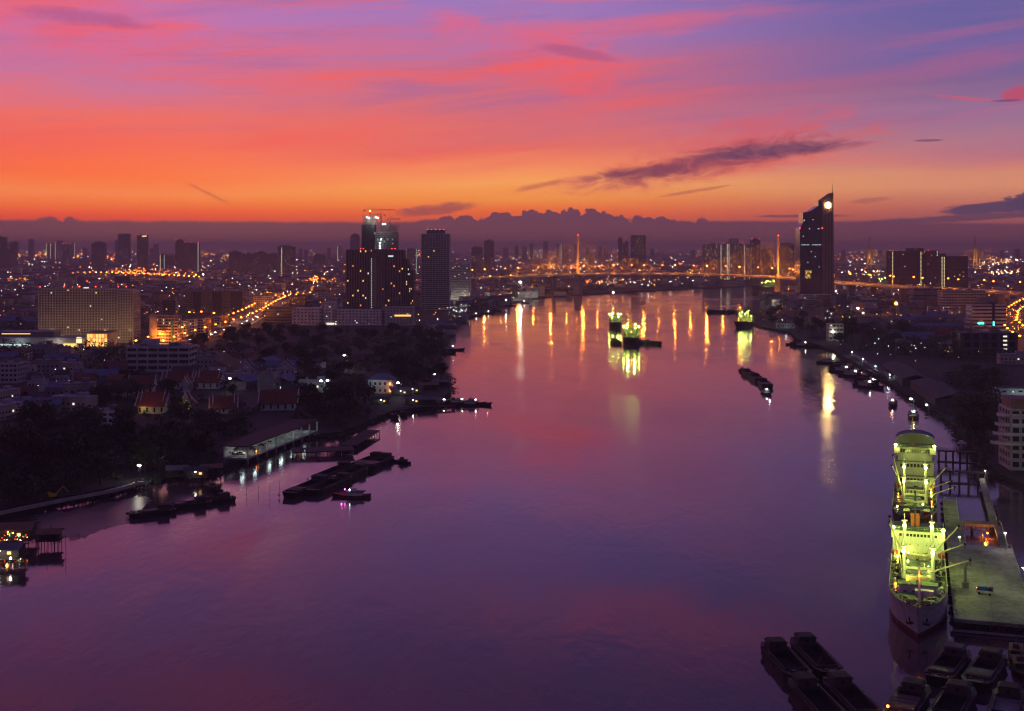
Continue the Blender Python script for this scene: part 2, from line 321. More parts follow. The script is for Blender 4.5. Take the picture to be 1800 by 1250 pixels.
# ------------------------------------------------------------------ buildings
OCC = []                                           # footprints already taken (x, y, radius)
def pip(pt, ring):
    x, y = pt; c = False; n = len(ring); j = n-1
    for i in range(n):
        xi, yi = ring[i]; xj, yj = ring[j]
        if (yi > y) != (yj > y) and x < (xj-xi)*(y-yi)/(yj-yi)+xi: c = not c
        j = i
    return c
LR = lw+[(FAR, lw[-1][1]+400), (FAR, FAR), (-FAR, FAR), (-FAR, 200)]; RR = rw+[(4200, 300), (FAR, 300), (FAR, rw[0][1]-200)]
def on_land(x, y): return pip((x, y), LR) or pip((x, y), RR)
def shell(root, w, d, h, z0, fh, bay, span, pier, wall, glass, lit, litc, rr, x0=0.0, y0=0.0, proud=.35, roof=True):
    """a block: recessed dark glazing behind real floor bands and piers, some windows lit"""
    MB().box(x0, y0, z0, w-.1, d-.1, h).build('glazing', glass, root)
    nf = max(2, int(round(h/fh))); fh = h/nf; nb = max(2, int(round(w/bay))); bw = w/nb; ns = max(2, int(round(d/bay))); bd = d/ns
    b = MB()
    for i in range(nf): b.box(x0, y0, z0+i*fh, w+2*proud, d+2*proud, fh*span)
    b.box(x0, y0, z0+h-.2, w+2*proud, d+2*proud, 1.3); b.build('floor_band', wall, root, 'stuff')
    if pier:
        p = MB(); e = proud+.06
        for i in range(nb+1):
            for sy in (-1, 1): p.box(x0-w/2+i*bw, y0+sy*(d/2+e/2-.05), z0+.05, bw*pier, e+.1, h+.6)
        for i in range(ns+1):
            for sx in (-1, 1): p.box(x0+sx*(w/2+e/2-.05), y0-d/2+i*bd, z0+.05, e+.1, bd*pier, h+.6)
        p.build('wall_pier', wall, root, 'stuff')
    parts = {}
    for i in range(nf):
        for j in range(nb+ns):
            if rr.random() < lit:
                m = rr.choice(litc); k = parts.setdefault(m, MB()); z = z0+i*fh+fh*(span+.1)
                if j < nb: k.box(x0-w/2+(j+.5)*bw, y0-d/2-.08, z, bw*.42, .16, fh*(1-span)*.75)
                else: k.box(x0+rr.choice((-1, 1))*(w/2+.08), y0-d/2+(j-nb+.5)*bd, z, .16, bd*.42, fh*(1-span)*.75)
    for m, k in parts.items(): k.build('lit_window', m, root, 'stuff')
    return nf, fh
def px_dims(px0, px1, pyb, pyt, z=GZ):
    c = P((px0+px1)/2, pyb, z); k = FPX/c.y
    return c, (px1-px0)/k, HC-(pyt-HY)/k-z, k
def tower(name, label, px0, px1, pyb, pyt, depth=22, fh=3.2, bay=4.2, span=.42, pier=.28, wall='grey_wall', glass='dark_glass', yaw=0.0, lit=.03, litc=('win_warm', 'win_white', 'win_orange'), beacons=0, plant=.5, strips=(), group=None, cat='tower', seed=None, steps=()):
    c, w, h, k = px_dims(px0, px1, pyb, pyt); rr = random.Random(seed or int(px0*7+pyb))
    if yaw: w = max(6, (w-depth*abs(math.sin(yaw)))/math.cos(yaw))
    root = thing(name, label, cat, (c.x, c.y+depth/2, GZ), yaw, group); OCC.append((c.x, c.y+depth/2, max(w, depth)*.62))
    nf, fh2 = shell(root, w, depth, h, 0, fh, bay, span, pier, wall, glass, lit, litc, rr)
    if plant: MB().box(rr.uniform(-.15, .15)*w, 0, h+1.1, w*plant, depth*.5, 3.2).box(rr.uniform(-.2, .2)*w, 0, h+1.1, w*plant*.4, depth*.3, 5.4).build('plant_room', wall, root)
    for fr, m in strips:
        s = MB()
        for i in range(nf): s.box((fr-.5)*w, -depth/2-.45, i*fh2+.5, max(1.2, 1.1/k), .3, fh2*.5)
        s.build('stair_light', m, root, 'stuff')
    for i in range(beacons):
        x = (-.46+.92*i/max(1, beacons-1))*w
        b = MB().tube((x, -depth*.3, h+1), (x, -depth*.3, h+3.2), .18).build('beacon_post', 'dark_steel', root)
        MB().ball(x, -depth*.3, h+3.4, max(.45, .5/k)).build('beacon', 'lamp_red', root)
    for (f0, f1, zt) in steps:                     # set-back blocks above the main roof
        MB().box(((f0+f1)/2-.5)*w, 0, h+1, (f1-f0)*w, depth*.8, zt).build('setback', wall, root)
    return root, w, h, k
T = tower
SK = 'towers on the hazy skyline'
T('apartment_tower', 'dark apartment tower cut by the left edge of the picture', -14, 9, 474, 417, 26, lit=.02, wall='brown_wall', group=SK)
T('apartment_tower', 'lower dark apartment block next to the leftmost tower', 9, 27, 474, 427, 26, lit=.03, wall='brown_wall', group=SK)
T('lit_tower', 'skyline tower outlined by three bright yellow strips of light', 81, 98, 458, 428, 26, lit=.05, wall='grey_wall', strips=((.05, 'strip_warm'), (.45, 'strip_warm'), (.95, 'strip_warm')), group=SK)
T('skyline_tower', 'pale grey tower right behind the yellow striped tower', 100, 110, 456, 423, 26, lit=.02, group=SK)
T('skyline_tower', 'dark block with red roof lamps left of the wide brown tower', 110, 124, 464, 429, 26, lit=.06, beacons=3, group=SK)
T('skyline_tower', 'slim tower with one warm edge strip behind the red lamp block', 125, 132, 455, 427, 22, lit=.02, strips=((.9, 'strip_warm'),), group=SK)
T('stepped_tower', 'brown tower with sloped shoulders on the left skyline', 161, 184, 472, 428, 30, lit=.03, wall='brown_wall', steps=((.15, .85, 5), (.25, .75, 9)), group=SK)
T('office_tower', 'dark square office tower with a few white windows near its top', 207, 227, 468, 411, 30, span=.3, pier=.15, wall='dark_wall', lit=.025, litc=('win_cool', 'win_white'), plant=0, group=SK)
T('office_tower', 'slim grey tower standing behind the dark square office tower', 202, 208, 462, 423, 20, lit=.02, group=SK)
t6, w6, h6, k6 = T('office_tower', 'dark slender tower with a lit yellow crown', 241, 258, 474, 413, 26, wall='dark_wall', lit=.04, beacons=2, plant=0, group=SK)
MB().box(w6*.25, -13.6, h6-9, w6*.45, .6, 6).build('crown_light', 'strip_warm', t6)
T('apartment_block', 'mid-rise block with twin pale stair strips below the slender tower', 279, 292, 478, 448, 22, lit=.03, strips=((.2, 'strip_warm'), (.75, 'win_cool')), group=SK)
T('apartment_block', 'plain mid-rise block touching the twin strip block', 292, 307, 477, 450, 22, lit=.05, group=SK)
T('apartment_tower', 'left half of the dark twin tower with red roof lamp', 308, 323, 478, 423, 24, lit=.04, wall='brown_wall', beacons=1, plant=.7, group=SK)
T('apartment_tower', 'right half of the dark twin tower with lit right edge', 323, 349, 478, 427, 24, lit=.04, wall='brown_wall', beacons=3, plant=0, strips=((.97, 'win_white'),), group=SK)
for i, (a, b_, top_, d_) in enumerate([(403, 424, 443, 'first'), (425, 446, 446, 'second'), (447, 468, 444, 'third'), (469, 487, 447, 'fourth')]):
    T('slab_block', f'{d_} from the left of four dim slab blocks in a row', a, b_, 482, top_, 22, lit=.02, wall='grey_wall', group='row of four dim slab blocks')
T('apartment_tower', 'tower with a bright yellow stair strip and white roof lamp', 488, 518, 484, 434, 24, lit=.05, wall='grey_wall', strips=((.24, 'strip_warm'),), steps=((.1, .6, 5),), group=SK)
T('skyline_block', 'low reddish block between the stair strip tower and the brown complex', 551, 572, 472, 448, 24, lit=.03, wall='brown_wall', group=SK)
T('skyline_block', 'thin block with one white strip just left of the brown complex', 592, 600, 462, 433, 18, lit=.1, strips=((.2, 'win_white'),), group=SK)
# round-topped tower behind the brown complex
c, w, h, k = px_dims(616, 631, 476, 415); r_ = thing('domed_tower', 'hazy tower with a pointed rounded top left of the construction site', 'tower', (c.x, c.y+12, GZ), 0, SK)
shell(r_, w, 24, h, 0, 3.4, 4, .5, .3, 'grey_wall', 'dark_glass', .02, ('win_white',), R)
m_ = MB()
for i in range(5): m_.prism([(math.cos(a*math.pi/4)*w*.52*(1-.2*i*i/6-.03*i), math.sin(a*math.pi/4)*12*(1-.2*i*i/6-.03*i)) for a in range(8)], h+1+i*2.2, h+3.2+i*2.2)
m_.tube((0, 0, h+12), (0, 0, h+17), .4, .1); m_.build('dome', 'grey_wall', r_)
# brown riverside complex on its podium
CY = P(660, 572).y; KC = FPX/CY
cx = (663-900)/KC; cplx = thing('riverside_complex', 'big brown condominium complex stepping down to the right above its white podium', 'building', (cx, CY+45, GZ)); OCC.append((cx, CY+45, 85))
def cz(py): return HC-(py-HY)/KC-GZ
rr_ = random.Random(3)
for (a, b_, top_, pn, lt) in [(604, 645, 440, .5, .05), (646, 672, 439, .75, .008), (672, 706, 440.5, .5, .06), (706.2, 713, 456, .5, .06), (713.2, 718, 468, .5, .08), (718.2, 723.5, 477, .5, .08)]:
    wd = (b_-a)/KC; shell(cplx, wd, 30 if a != 646 else 34, cz(top_), 0, 3.3, 3.6, .16, pn, 'brown_wall', 'dark_glass', lt, ('win_warm', 'win_warm', 'win_orange', 'win_white'), rr_, x0=((a+b_)/2-663)/KC, y0=0)
s_ = MB(); s2_ = MB()
for i in range(24): s_.box((649-663)/KC, -17.5, 12+i*3.3, .9, .3, 1.4); s2_.box((655-663)/KC, -17.5, 13+i*3.3, .5, .3, .8)
s_.build('stair_light', 'win_cool', cplx, 'stuff'); s2_.build('stair_light', 'win_dim', cplx, 'stuff')
MB().box((683-663)/KC, -15.6, cz(452), 7, .3, 2.2).build('sky_lounge_window', 'win_cool', cplx)
for x_ in (628, 633, 684, 690): MB().ball((x_-663)/KC, -8, cz(438.5)+1, .55).build('beacon', 'lamp_red', cplx)
pod = thing('podium_building', 'long white podium with small paired windows under the brown complex', 'building', ((596-900)/KC, CY+12, GZ)); OCC.append(((560-900)/KC, CY+12, 60)); OCC.append(((640-900)/KC, CY+12, 60))
for (a, b_, top_, wl, sp) in [(468, 515, 541, 'grey_wall', .5), (515, 566, 543, 'white_wall', .62), (566, 588, 533, 'white_wall', .62), (588, 673, 546, 'white_wall', .62), (673.3, 725, 541, 'pale_wall', .66)]:
    shell(pod, (b_-a)/KC, 24, cz(top_), 0, 4.2, 4.6, sp, .55 if wl != 'grey_wall' else 0, wl, 'dark_glass', .03, ('win_white', 'win_cool'), rr_, x0=((a+b_)/2-596)/KC)
MB().box((708-596)/KC, -12.6, 12, 22, .4, 2.2).build('restaurant_window', 'win_warm', pod); MB().box((582-596)/KC, -12.7, .8, 14, .4, 2.6).build('shop_window', 'win_white', pod)
# tower under construction behind it, with its cranes
UY = 2000.0; KU = FPX/UY
def uz(py): return HC-(py-HY)/KU-GZ
def ux(px): return (px-666)/KU
ut = thing('unfinished_tower', 'unfinished concrete tower lit by work lamps behind the brown complex', 'tower', ((666-900)/KU, UY+15, GZ))
shell(ut, (697-657)/KU, 26, uz(409), 0, 3.3, 2.6, .4, .4, 'concrete', 'dark_glass', .03, ('win_cool',), rr_, x0=ux(677))
shell(ut, (657-636.5)/KU, 28, uz(396), 0, 3.3, 4, .5, .5, 'dark_wall', 'dark_glass', .01, ('win_cool',), rr_, x0=ux(646.7))
m_ = MB()
for i in range(4): m_.box(ux(680), 0, uz(409)+.5+i*3.4, 30-i*2, 24, .5)
for i in range(14): m_.box(ux(670)+i*1.9, -11.5, uz(409)+.5, .6, .6, 9+rr_.random()*7-abs(i-5)*.6); m_.box(ux(670)+i*1.9, 10, uz(409)+.5, .6, .6, 9+rr_.random()*6)
m_.build('bare_floor', 'dark_wall', ut, 'stuff')
m_ = MB()
for i in range(4): m_.box(ux(648), 0, uz(396)+.5+i*3.4, 20-(i > 2)*4, 24, .5)
for i in range(11): m_.box(ux(639)+i*1.95, -12, uz(396)+.5, .8, .8, 11+rr_.random()*6-(i > 6)*3); m_.box(ux(639)+i*1.95, 8, uz(396)+.5, .8, .8, 10+rr_.random()*6)
m_.build('bare_floor', 'concrete', ut, 'stuff')
m_ = MB()
for i in range(9):
    for j in range(6): m_.box(ux(637.5)+j*3.5, -14.4, uz(400)-2+i*2.5, .15, .15, 2.4).box(ux(640.5)+j*3.5, -14.4, uz(400)+i*2.5, 3.5, .12, .15)
m_.build('scaffold', 'steel', ut, 'stuff')
for (px, py, m, pw) in [(649, 383.5, 'lamp_cool', 20), (645, 382, 'lamp_cool', 12), (661, 382, 'lamp_cool', 14), (664, 383, 'lamp_cool', 10), (673, 394, 'lamp_cool', 20), (677, 394, 'lamp_cool', 16), (670, 421, 'lamp_cool', 10), (668, 427, 'lamp_cool', 6), (668, 432, 'lamp_cool', 6), (668, 437, 'lamp_cool', 6)]:
    MB().ball(ux(px), -14.8, uz(py), .7).build('work_lamp', m, ut)
for px, py in ((649, 382), (662, 385), (675, 396)): lamp_and_fill_light((ux(px), -22, uz(py)), 5000, (.75, 1, .8), .5, ut)
def crane(label, px, pbase, ptop, l, r, yaw):
    o = thing('tower_crane', label, 'crane', ((px-900)/KU, UY+17, GZ+uz(pbase)), yaw, 'cranes on the unfinished tower'); ht = uz(ptop)-uz(pbase)
    m = MB()
    for sx in (-.8, .8):
        for sy in (-.8, .8): m.box(sx, sy, 0, .28, .28, ht)
    for i in range(int(ht/1.8)): m.tube((-.8, -.8, i*1.8), (.8, -.8, i*1.8+1.8), .12, n=4).tube((.8, .8, i*1.8), (-.8, .8, i*1.8+1.8), .12, n=4)
    m.build('mast', 'steel', o)
    j = MB().tube((-r, 0, ht+1.6), (0, 0, ht+1.9), .2).tube((0, -.7, ht), (l, -.5, ht), .22).tube((0, .7, ht), (l, .5, ht), .22).tube((0, 0, ht+1.9), (l, 0, ht+1.1), .2)
    n = int(l/2)
    for i in range(n): j.tube((i*2, -.6, ht), (i*2+1, 0, ht+1.7), .1, n=4).tube((i*2+1, 0, ht+1.7), (i*2+2, .6, ht), .1, n=4)
    j.tube((0, 0, ht), (0, 0, ht+5), .3, .15).tube((0, 0, ht+5), (l*.7, 0, ht+1.2), .08, n=4).tube((0, 0, ht+5), (-r, 0, ht+.5), .08, n=4).build('jib', 'steel', o)
    MB().box(-r*.85, 0, ht-1.6, r*.35, 1.8, 2).build('counterweight', 'concrete', o); MB().box(1.1, -1.2, ht-1.9, 1.3, 1.3, 1.8).build('cab', 'pale_wall', o)
    return o
c1 = crane('tallest tower crane with bright lamp on top of the unfinished tower', 648.5, 386, 369, 41, 11, 0); MB().ball(0, -1.5, 14.2, .9).build('work_lamp', 'lamp_amber', c1)
crane('middle tower crane with short jib on the unfinished tower', 668, 392, 377.5, 16, 7, rad(160)); crane('right tower crane above the lower roof of the unfinished tower', 684, 412, 385.5, 17, 5, rad(-15))
# towers right of the complex
T('apartment_block', 'pale apartment block with two white light strips behind the brown complex', 711, 733, 487, 438, 22, wall='pale_wall', lit=.03, strips=((.12, 'win_cool'), (.95, 'win_cool')), plant=.3)
t_, w_, h_, k_ = T('round_tower', 'tall dark residential tower ringed by white balcony bands with red roof lamps', 741, 789.5, 545, 412, 40, fh=3.3, bay=4.4, span=.36, pier=.10, wall='white_wall', lit=.012, litc=('win_warm', 'win_white'), plant=0)
MB().box(0, 0, h_+1, w_*.66, 26, 6.6).build('roof_house', 'grey_wall', t_)
for i in range(5): MB().ball((-.3+.15*i)*w_, -11, h_+8.4, .55).build('beacon', 'lamp_red', t_)
bal = MB()
for i in range(38):
    for s in (-1, 1):
        for j in range(3): bal.box(s*w_*.5+s*.9, -14+j*13, 3+i*3.3, 2.0, 8, .9)
bal.build('balcony', 'white_wall', t_, 'stuff')
t_, w_, h_, k_ = T('white_apartments', 'white lit apartment building beside the dark balcony tower', 791, 826, 534, 465, 30, fh=3, bay=3.6, span=.5, pier=.4, wall='white_wall', lit=.05, litc=('win_white', 'win_warm'))
for x in (-14, 2, 14): lamp_and_fill_light((x, -26, 9), 2200, (1, .95, .7), .5, t_)  # added lights without fixtures, they brighten the white front
T('skyline_block', 'dim block right of the white apartments with a white roof lamp', 829, 848, 478, 435, 24, lit=.05, wall='brown_wall', group=SK)
T('skyline_tower', 'brown tower with a stepped top left of the first bridge pylon', 851, 868, 476, 424, 26, lit=.01, wall='brown_wall', steps=((.2, .8, 5), (.35, .65, 8)), plant=0, group=SK)
hz = [(885, 893, 436), (905, 911, 433), (918, 926, 434), (932, 937, 429), (955, 963, 425), (978, 983, 430), (1009, 1013, 430), (1030, 1036, 436), (1052, 1058, 433), (1062, 1068, 437), (1143, 1149, 438), (1215, 1222, 440), (20, 30, 425), (50, 58, 421), (145, 151, 436), (263, 270, 437), (525, 531, 438), (575, 580, 436), (270, 277, 430), (535, 540, 440), (1480, 1486, 440), (1545, 1551, 441), (1720, 1727, 439), (1760, 1766, 441), (1785, 1793, 438)]
for i, (a, b_, tp) in enumerate(hz): T('distant_tower', 'faint distant tower lost in the evening haze', a, b_, 459, tp, 30, fh=4, bay=8, lit=.03, group='faint far towers in the haze', plant=.4)
T('skyline_tower', 'tower with one white lit edge left of the first bridge pylon', 986, 991, 466, 428, 22, lit=.02, strips=((.1, 'win_white'),), group=SK); T('skyline_tower', 'lower block joined to the white edged tower', 991, 999, 467, 434, 22, lit=.06, group=SK)
T('orange_block', 'slender block washed in orange light right of the first pylon', 1036, 1043, 474, 448, 18, lit=.35, litc=('win_orange',), group=SK)
T('skyline_tower', 'tall thin dark tower, tallest of the three left of the wide dark tower', 1087, 1094, 474, 419, 22, lit=.02, group=SK); T('skyline_tower', 'short thin tower in the middle of the three thin dark towers', 1095.5, 1099, 474, 428, 18, lit=.02, group=SK); T('skyline_tower', 'thin tower closest to the wide dark tower', 1100, 1104, 474, 425, 18, lit=.02, group=SK)
T('office_tower', 'wide dark office tower between the two bridge pylons', 1110, 1135, 478, 414, 32, span=.35, pier=.12, wall='dark_wall', lit=.05, litc=('win_warm', 'win_white'), plant=0, group=SK)
T('apartment_tower', 'left block of the lit apartment cluster beside the second pylon', 1237, 1268, 496, 430, 24, wall='pale_wall', span=.3, pier=.5, lit=.05, strips=((.98, 'win_white'),), plant=.3); T('apartment_tower', 'middle apartment tower with a raised top and red lamps', 1270, 1308, 496, 429, 24, wall='pale_wall', span=.3, pier=.5, lit=.05, strips=((.22, 'strip_warm'), (.3, 'win_white')), steps=((.32, .75, 16),), beacons=4, plant=0)
T('apartment_block', 'dim block joining the apartment cluster and its end tower', 1309, 1321, 497, 430, 22, wall='pale_wall', span=.3, pier=.4, lit=.04, strips=((.0, 'win_white'),), plant=0); T('apartment_tower', 'end tower of the apartment cluster, nearest the second pylon', 1321.5, 1336, 497, 422, 24, wall='grey_wall', span=.3, pier=.5, lit=.04, beacons=2, plant=.8)
T('brown_flats', 'orange-brown flats directly left of the second pylon', 1338, 1359, 490, 438, 24, wall='brown_wall', lit=.07, steps=((.3, .6, 3),)); T('brown_flats', 'orange-brown flats between the second pylon and the glass tower', 1369.5, 1396, 491, 430, 24, wall='brown_wall', lit=.05, steps=((.1, .5, 4),), beacons=1)
T('dark_slab', 'wide dark slab block with yellow stair strips and rows of red roof lamps', 1564, 1636, 512, 442, 26, span=.25, pier=.12, wall='dark_wall', lit=.02, strips=((.07, 'strip_warm'), (.76, 'strip_warm')), beacons=2, steps=((.46, .62, 7), (.7, .84, 7)), plant=0)
T('dark_slab', 'narrow dark slab peeping out between the two dark slab blocks', 1637, 1650, 508, 441, 20, span=.25, pier=.12, wall='dark_wall', lit=.02, strips=((.8, 'strip_warm'),), plant=0); t_, w_, h_, k_ = T('dark_slab', 'dark slab block with twin light strips and red lamps on its right corner', 1636.5, 1701, 514, 451, 26, span=.25, pier=.12, wall='dark_wall', lit=.02, strips=((.3, 'strip_warm'), (.36, 'strip_warm')), beacons=2, steps=((.27, .42, 6),), plant=0)
# ------------------------------------------------------------------ the glass bank tower with its spire
KY = 2330.0; KK = FPX/KY
kt = thing('glass_bank_tower', 'tall dark glass office tower with slanted roof, spire and glowing disc', 'tower', ((1436-900)/KK, KY, GZ)); OCC.append(((1436-900)/KK, KY+20, 60))
def kp(px, py): return ((px-1436)/KK, HC-(py-HY)/KK-GZ)
def slab(prof, y0, y1, name, m):
    pts = [kp(*p) for p in prof]; n = len(pts); b = MB()
    b.poly([(x, y0, z) for x, z in pts]+[(x, y1, z) for x, z in pts], tuple(range(n)), tuple(range(2*n-1, n-1, -1)), *[((i+1) % n, i, i+n, (i+1) % n+n) for i in range(n)])
    return b.build(name, m, kt)
mat('curtain_glass', (.025, .035, .07), rough=.14, var=.15, spec=.7)
slab([(1406, 536), (1445, 536), (1445, 353), (1438.5, 353), (1438.5, 362), (1425, 371), (1411.5, 374), (1411.5, 392), (1406, 401)], 0, 36, 'glass_wall', 'curtain_glass')
slab([(1445.2, 536), (1466, 536), (1464.6, 338.5), (1445.2, 352.5)], -1.5, 38, 'stone_wall', 'brown_wall')
m_ = MB()
for x in (1450.5, 1456, 1461.5): a, z1 = kp(x, 372); m_.box(a, -1.7, 14, .9, .5, z1-14)
m_.build('window_slot', 'dark_glass', kt, 'stuff')
m_ = MB(); zt = {}
for i in range(44):
    z = 8+i*4.05; py = HY+(HC-z-GZ)*KK
    xl = 1406 if py > 402 else 1411.7 if py > 376 else 1438.7
    if py < 356: break
    a = kp(xl, py)[0]; b_ = kp(1444.9, py)[0]; m_.box((a+b_)/2, -.15, z, b_-a, .3, .5)
for i in range(12): m_.box(kp(1408+i*3.2, 500)[0], -.12, 2, .25, .24, kp(0, 405 if i < 2 else 376)[1]-2)
m_.build('mullion', 'dark_steel', kt, 'stuff')
m_ = MB()
for i in range(15):
    if i not in (6, 7): m_.box(kp(1409.5+i*2.35, 0)[0], -.4, kp(0, 431.2)[1], 1.3, .2, 1.6)
for (x, y) in [(1413, 389), (1413.8, 387.5), (1429, 387), (1438, 403), (1439.5, 403), (1423, 403), (1412, 416), (1426, 443), (1433, 452), (1420, 462), (1440, 470)]: m_.box(kp(x, y)[0], -.4, kp(x, y)[1], 1.5, .2, 1.5)
m_.build('lit_window', 'win_cool', kt, 'stuff')
m_ = MB()
for i in range(36): m_.box(kp(1415+R.random()*11, 0)[0], -.4, kp(0, 476+R.random()*14)[1], 1.1, .2, 1.2)
m_.build('lit_window', 'win_warm', kt, 'stuff')
a, z = kp(1464, 339); MB().tube((a, 4, z-6), (a, 4, kp(0, 322)[1]), .8, .2, 8).build('spire', 'dark_steel', kt)
a, z = kp(1455, 361); d_ = MB(); d_.tube((a, -1.4, z), (a, -2.4, z), 4.7, n=20); d_.build('glowing_disc', 'disc_light', kt)
for x, y in ((1405.5, 401), (1445, 401)): a, z = kp(x, y); MB().ball(a, -2, z, 1).build('beacon', 'lamp_red', kt)
shell(kt, 66, 34, 17, 0, 4.2, 5, .5, .2, 'pale_wall', 'dark_glass', .08, ('win_cool', 'win_white'), rr_, x0=1, y0=-14)
# ------------------------------------------------------------------ the near cable-stayed bridge
BR = [(-420, 3060, 20), (-230, 2975, 30), (-92.5, 2919, 37), (30, 2869, 43.5), (148.7, 2820, 48), (252, 2777, 50.2), (356, 2735, 50.6), (460, 2692, 49), (564, 2650, 45.5), (620, 2580, 41), (659, 2500, 37.5), (700, 2425, 35.5), (748, 2350, 33.4), (818, 2250, 31.4), (880, 2150, 28.5), (1000, 2000, 25)]
br = thing('cable_stayed_bridge', 'long cable-stayed bridge with orange lit deck and two single pylons over the river', 'bridge')
dk = MB(); tp_ = MB(); rl = MB()
def ribbon(mb, pts, hw, z0, z1, off=0.0):
    n = len(pts); L_ = []
    for i, p in enumerate(pts):
        a = Vector(pts[max(0, i-1)]); b = Vector(pts[min(n-1, i+1)]); t = (b-a); t.z = 0; t.normalize(); nn = Vector((-t.y, t.x, 0))
        L_.append((Vector(p)+nn*(off-hw), Vector(p)+nn*(off+hw)))
    for i in range(n-1):
        (a, b), (c, d) = L_[i], L_[i+1]; q = []
        for dz in (z0, z1): q += [(p.x, p.y, p.z+dz) for p in (a, c, d, b)]
        mb.poly(q, (3, 2, 1, 0), (4, 5, 6, 7), (0, 1, 5, 4), (2, 3, 7, 6), *([(3, 0, 4, 7)] if i == 0 else []), *([(1, 2, 6, 5)] if i == n-2 else []))
    return mb
ribbon(dk, BR, 16.5, -3.2, 0).build('deck', 'concrete', br); ribbon(tp_, BR, 14, .004, .06).build('carriageway', 'asphalt', br)
for s in (-1, 1): ribbon(MB(), BR, .3, .0, 1.3, s*16).build('parapet', 'pale_wall', br)
def bpos(s):
    """point on the bridge centre line at parameter s (0..len-1)"""
    i = min(int(s), len(BR)-2); f = s-i; return Vector(BR[i]).lerp(Vector(BR[i+1]), f)
for (i0, sgn) in ((4, 1), (8, 1)):
    p = Vector(BR[i0]); m = MB().prism([(-2.6, -3.4), (2.6, -3.4), (2.6, 3.4), (-2.6, 3.4)], -3, 86, [(-1.7, -2.2), (1.7, -2.2), (1.7, 2.2), (-1.7, 2.2)])
    ob = m.build('pylon', 'cream_paint', br); ob.location = p; ob.rotation_euler = (0, 0, rad(-22))
    MB().ball(0, 0, 87, 1.5).build('beacon', 'lamp_red', ob)
    ob = MB().prism([(-7, -12), (7, -12), (7, 12), (-7, 12)], -p.z-2, -3.3, [(-5, -9), (5, -9), (5, 9), (-5, 9)]).build('pier', 'concrete', br); ob.location = p; ob.rotation_euler = (0, 0, rad(-22))
    for s in (-1, 1):
        for j in range(17):
            e = bpos(i0+s*(.25+j*.103) if (i0 == 4 and s == 1) or (i0 == 8 and s == -1) else i0+s*(.18+j*.075))
            MB().tube((p.x, p.y, p.z+32+j*3.1), (e.x, e.y, e.z+.5), .22, n=4).build('stay_cable', 'cream_paint', br)
    for dx, dy in ((-4, -16), (6, -15)): lamp_and_fill_light((p.x+dx, p.y+dy, p.z+8), 3000, ORANGE, .5, br)
    lamp_and_fill_light((p.x-2, p.y-20, p.z+38), 600 if i0 == 4 else 3000, ORANGE, .5, br)
    if i0 == 8: lamp_and_fill_light((p.x-8, p.y-40, 12), 30000, ORANGE, .5, br)
for s in (.5, 1.3, 2, 2.55, 3.1, 3.55, 9.6, 10.3, 11, 11.8, 12.4, 13, 13.6, 14.3):
    p = bpos(s); ob = MB().box(0, 0, -p.z-1, 3.4, 16, p.z-2.2).box(0, 0, -5.2, 4, 26, 1.95).build('pier', 'concrete', br); ob.location = p
    a, b = bpos(max(0, s-.3)), bpos(min(len(BR)-1, s+.3)); ob.rotation_euler = (0, 0, math.atan2(b.y-a.y, b.x-a.x))
# ------------------------------------------------------------------ far twin-pylon bridge on the right
fb = thing('far_bridge', 'far bridge with two spire-like lit pylons behind the dark slab blocks', 'bridge'); FK = .37; FY = FPX/FK
fdk = [((x-900)/FK, FY+d, 32) for x, d in ((1440, 300), (1528, 0), (1600, -150), (1673, -300), (1760, -450), (1900, -700))]
ribbon(MB(), fdk, 14, -3, 0).build('deck', 'concrete', fb)
for i in (1, 3):
    p = Vector(fdk[i]); m = MB()
    for s in (-1, 1): m.prism([(s*11-3, -3), (s*11+3, -3), (s*11+3, 3), (s*11-3, 3)], -34, 70, [(s*2-2, -2.5), (s*2+2, -2.5), (s*2+2, 2.5), (s*2-2, 2.5)])
    m.build('pylon', 'yellow_paint', fb).location = p
    MB().prism([(-4, -3), (4, -3), (4, 3), (-4, 3)], 70, 140, [(-.4, -.4), (.4, -.4), (.4, .4), (-.4, .4)]).build('spire', 'brown_wall', fb).location = p
    for s in (-1, 1):
        for j in range(12): e = Vector(fdk[i]).lerp(Vector(fdk[i+s]), .12+j*.055); MB().tube((p.x, p.y, p.z+62+j*1.5), (e.x, e.y, e.z), .45, n=4).build('stay_cable', 'yellow_paint', fb)
    lamp_and_fill_light((p.x, p.y-45, 60), 7e4, AMBER, 1, fb); lamp_and_fill_light((p.x-10, p.y-35, 40), 4e4, AMBER, 1, fb)
for j in range(14): f = j/13*4.9; i = int(f); e = Vector(fdk[i]).lerp(Vector(fdk[i+1]), f-i); MB().box(0, 0, -32, 4, 14, 29).build('pier', 'concrete', fb).location = e

# ------------------------------------------------------------------ left bank, from the condominium down to the river
def low(name, label, px0, px1, pyb, pyt, depth, wall='pale_wall', fh=3.4, bay=3.4, span=.5, pier=.3, yaw=0.0, lit=.05, litc=('win_warm', 'win_white'), glass='dark_glass', cat='building', roofm='grey_roof', group=None):
    c, w, h, k = px_dims(px0, px1, pyb, pyt)
    if yaw: w = max(5, (w-depth*abs(math.sin(yaw)))/math.cos(yaw))
    o = thing(name, label, cat, (c.x, c.y+depth/2, GZ), yaw, group); OCC.append((c.x, c.y+depth/2, max(w, depth)*.6))
    shell(o, w, depth, h, 0, fh, bay, span, pier, wall, glass, lit, litc, random.Random(int(px0+pyb*3)), proud=.25)
    MB().box(0, 0, h+1.05, w-.5, depth-.5, .12).box(w*.2, depth*.1, h+1.1, w*.16, depth*.3, 2.4).box(-w*.3, 0, h+1.1, w*.1, depth*.2, 1.6).build('roof', roofm, o)
    return o, w, h, k
mat('ivory_wall', (.52, .44, .34))
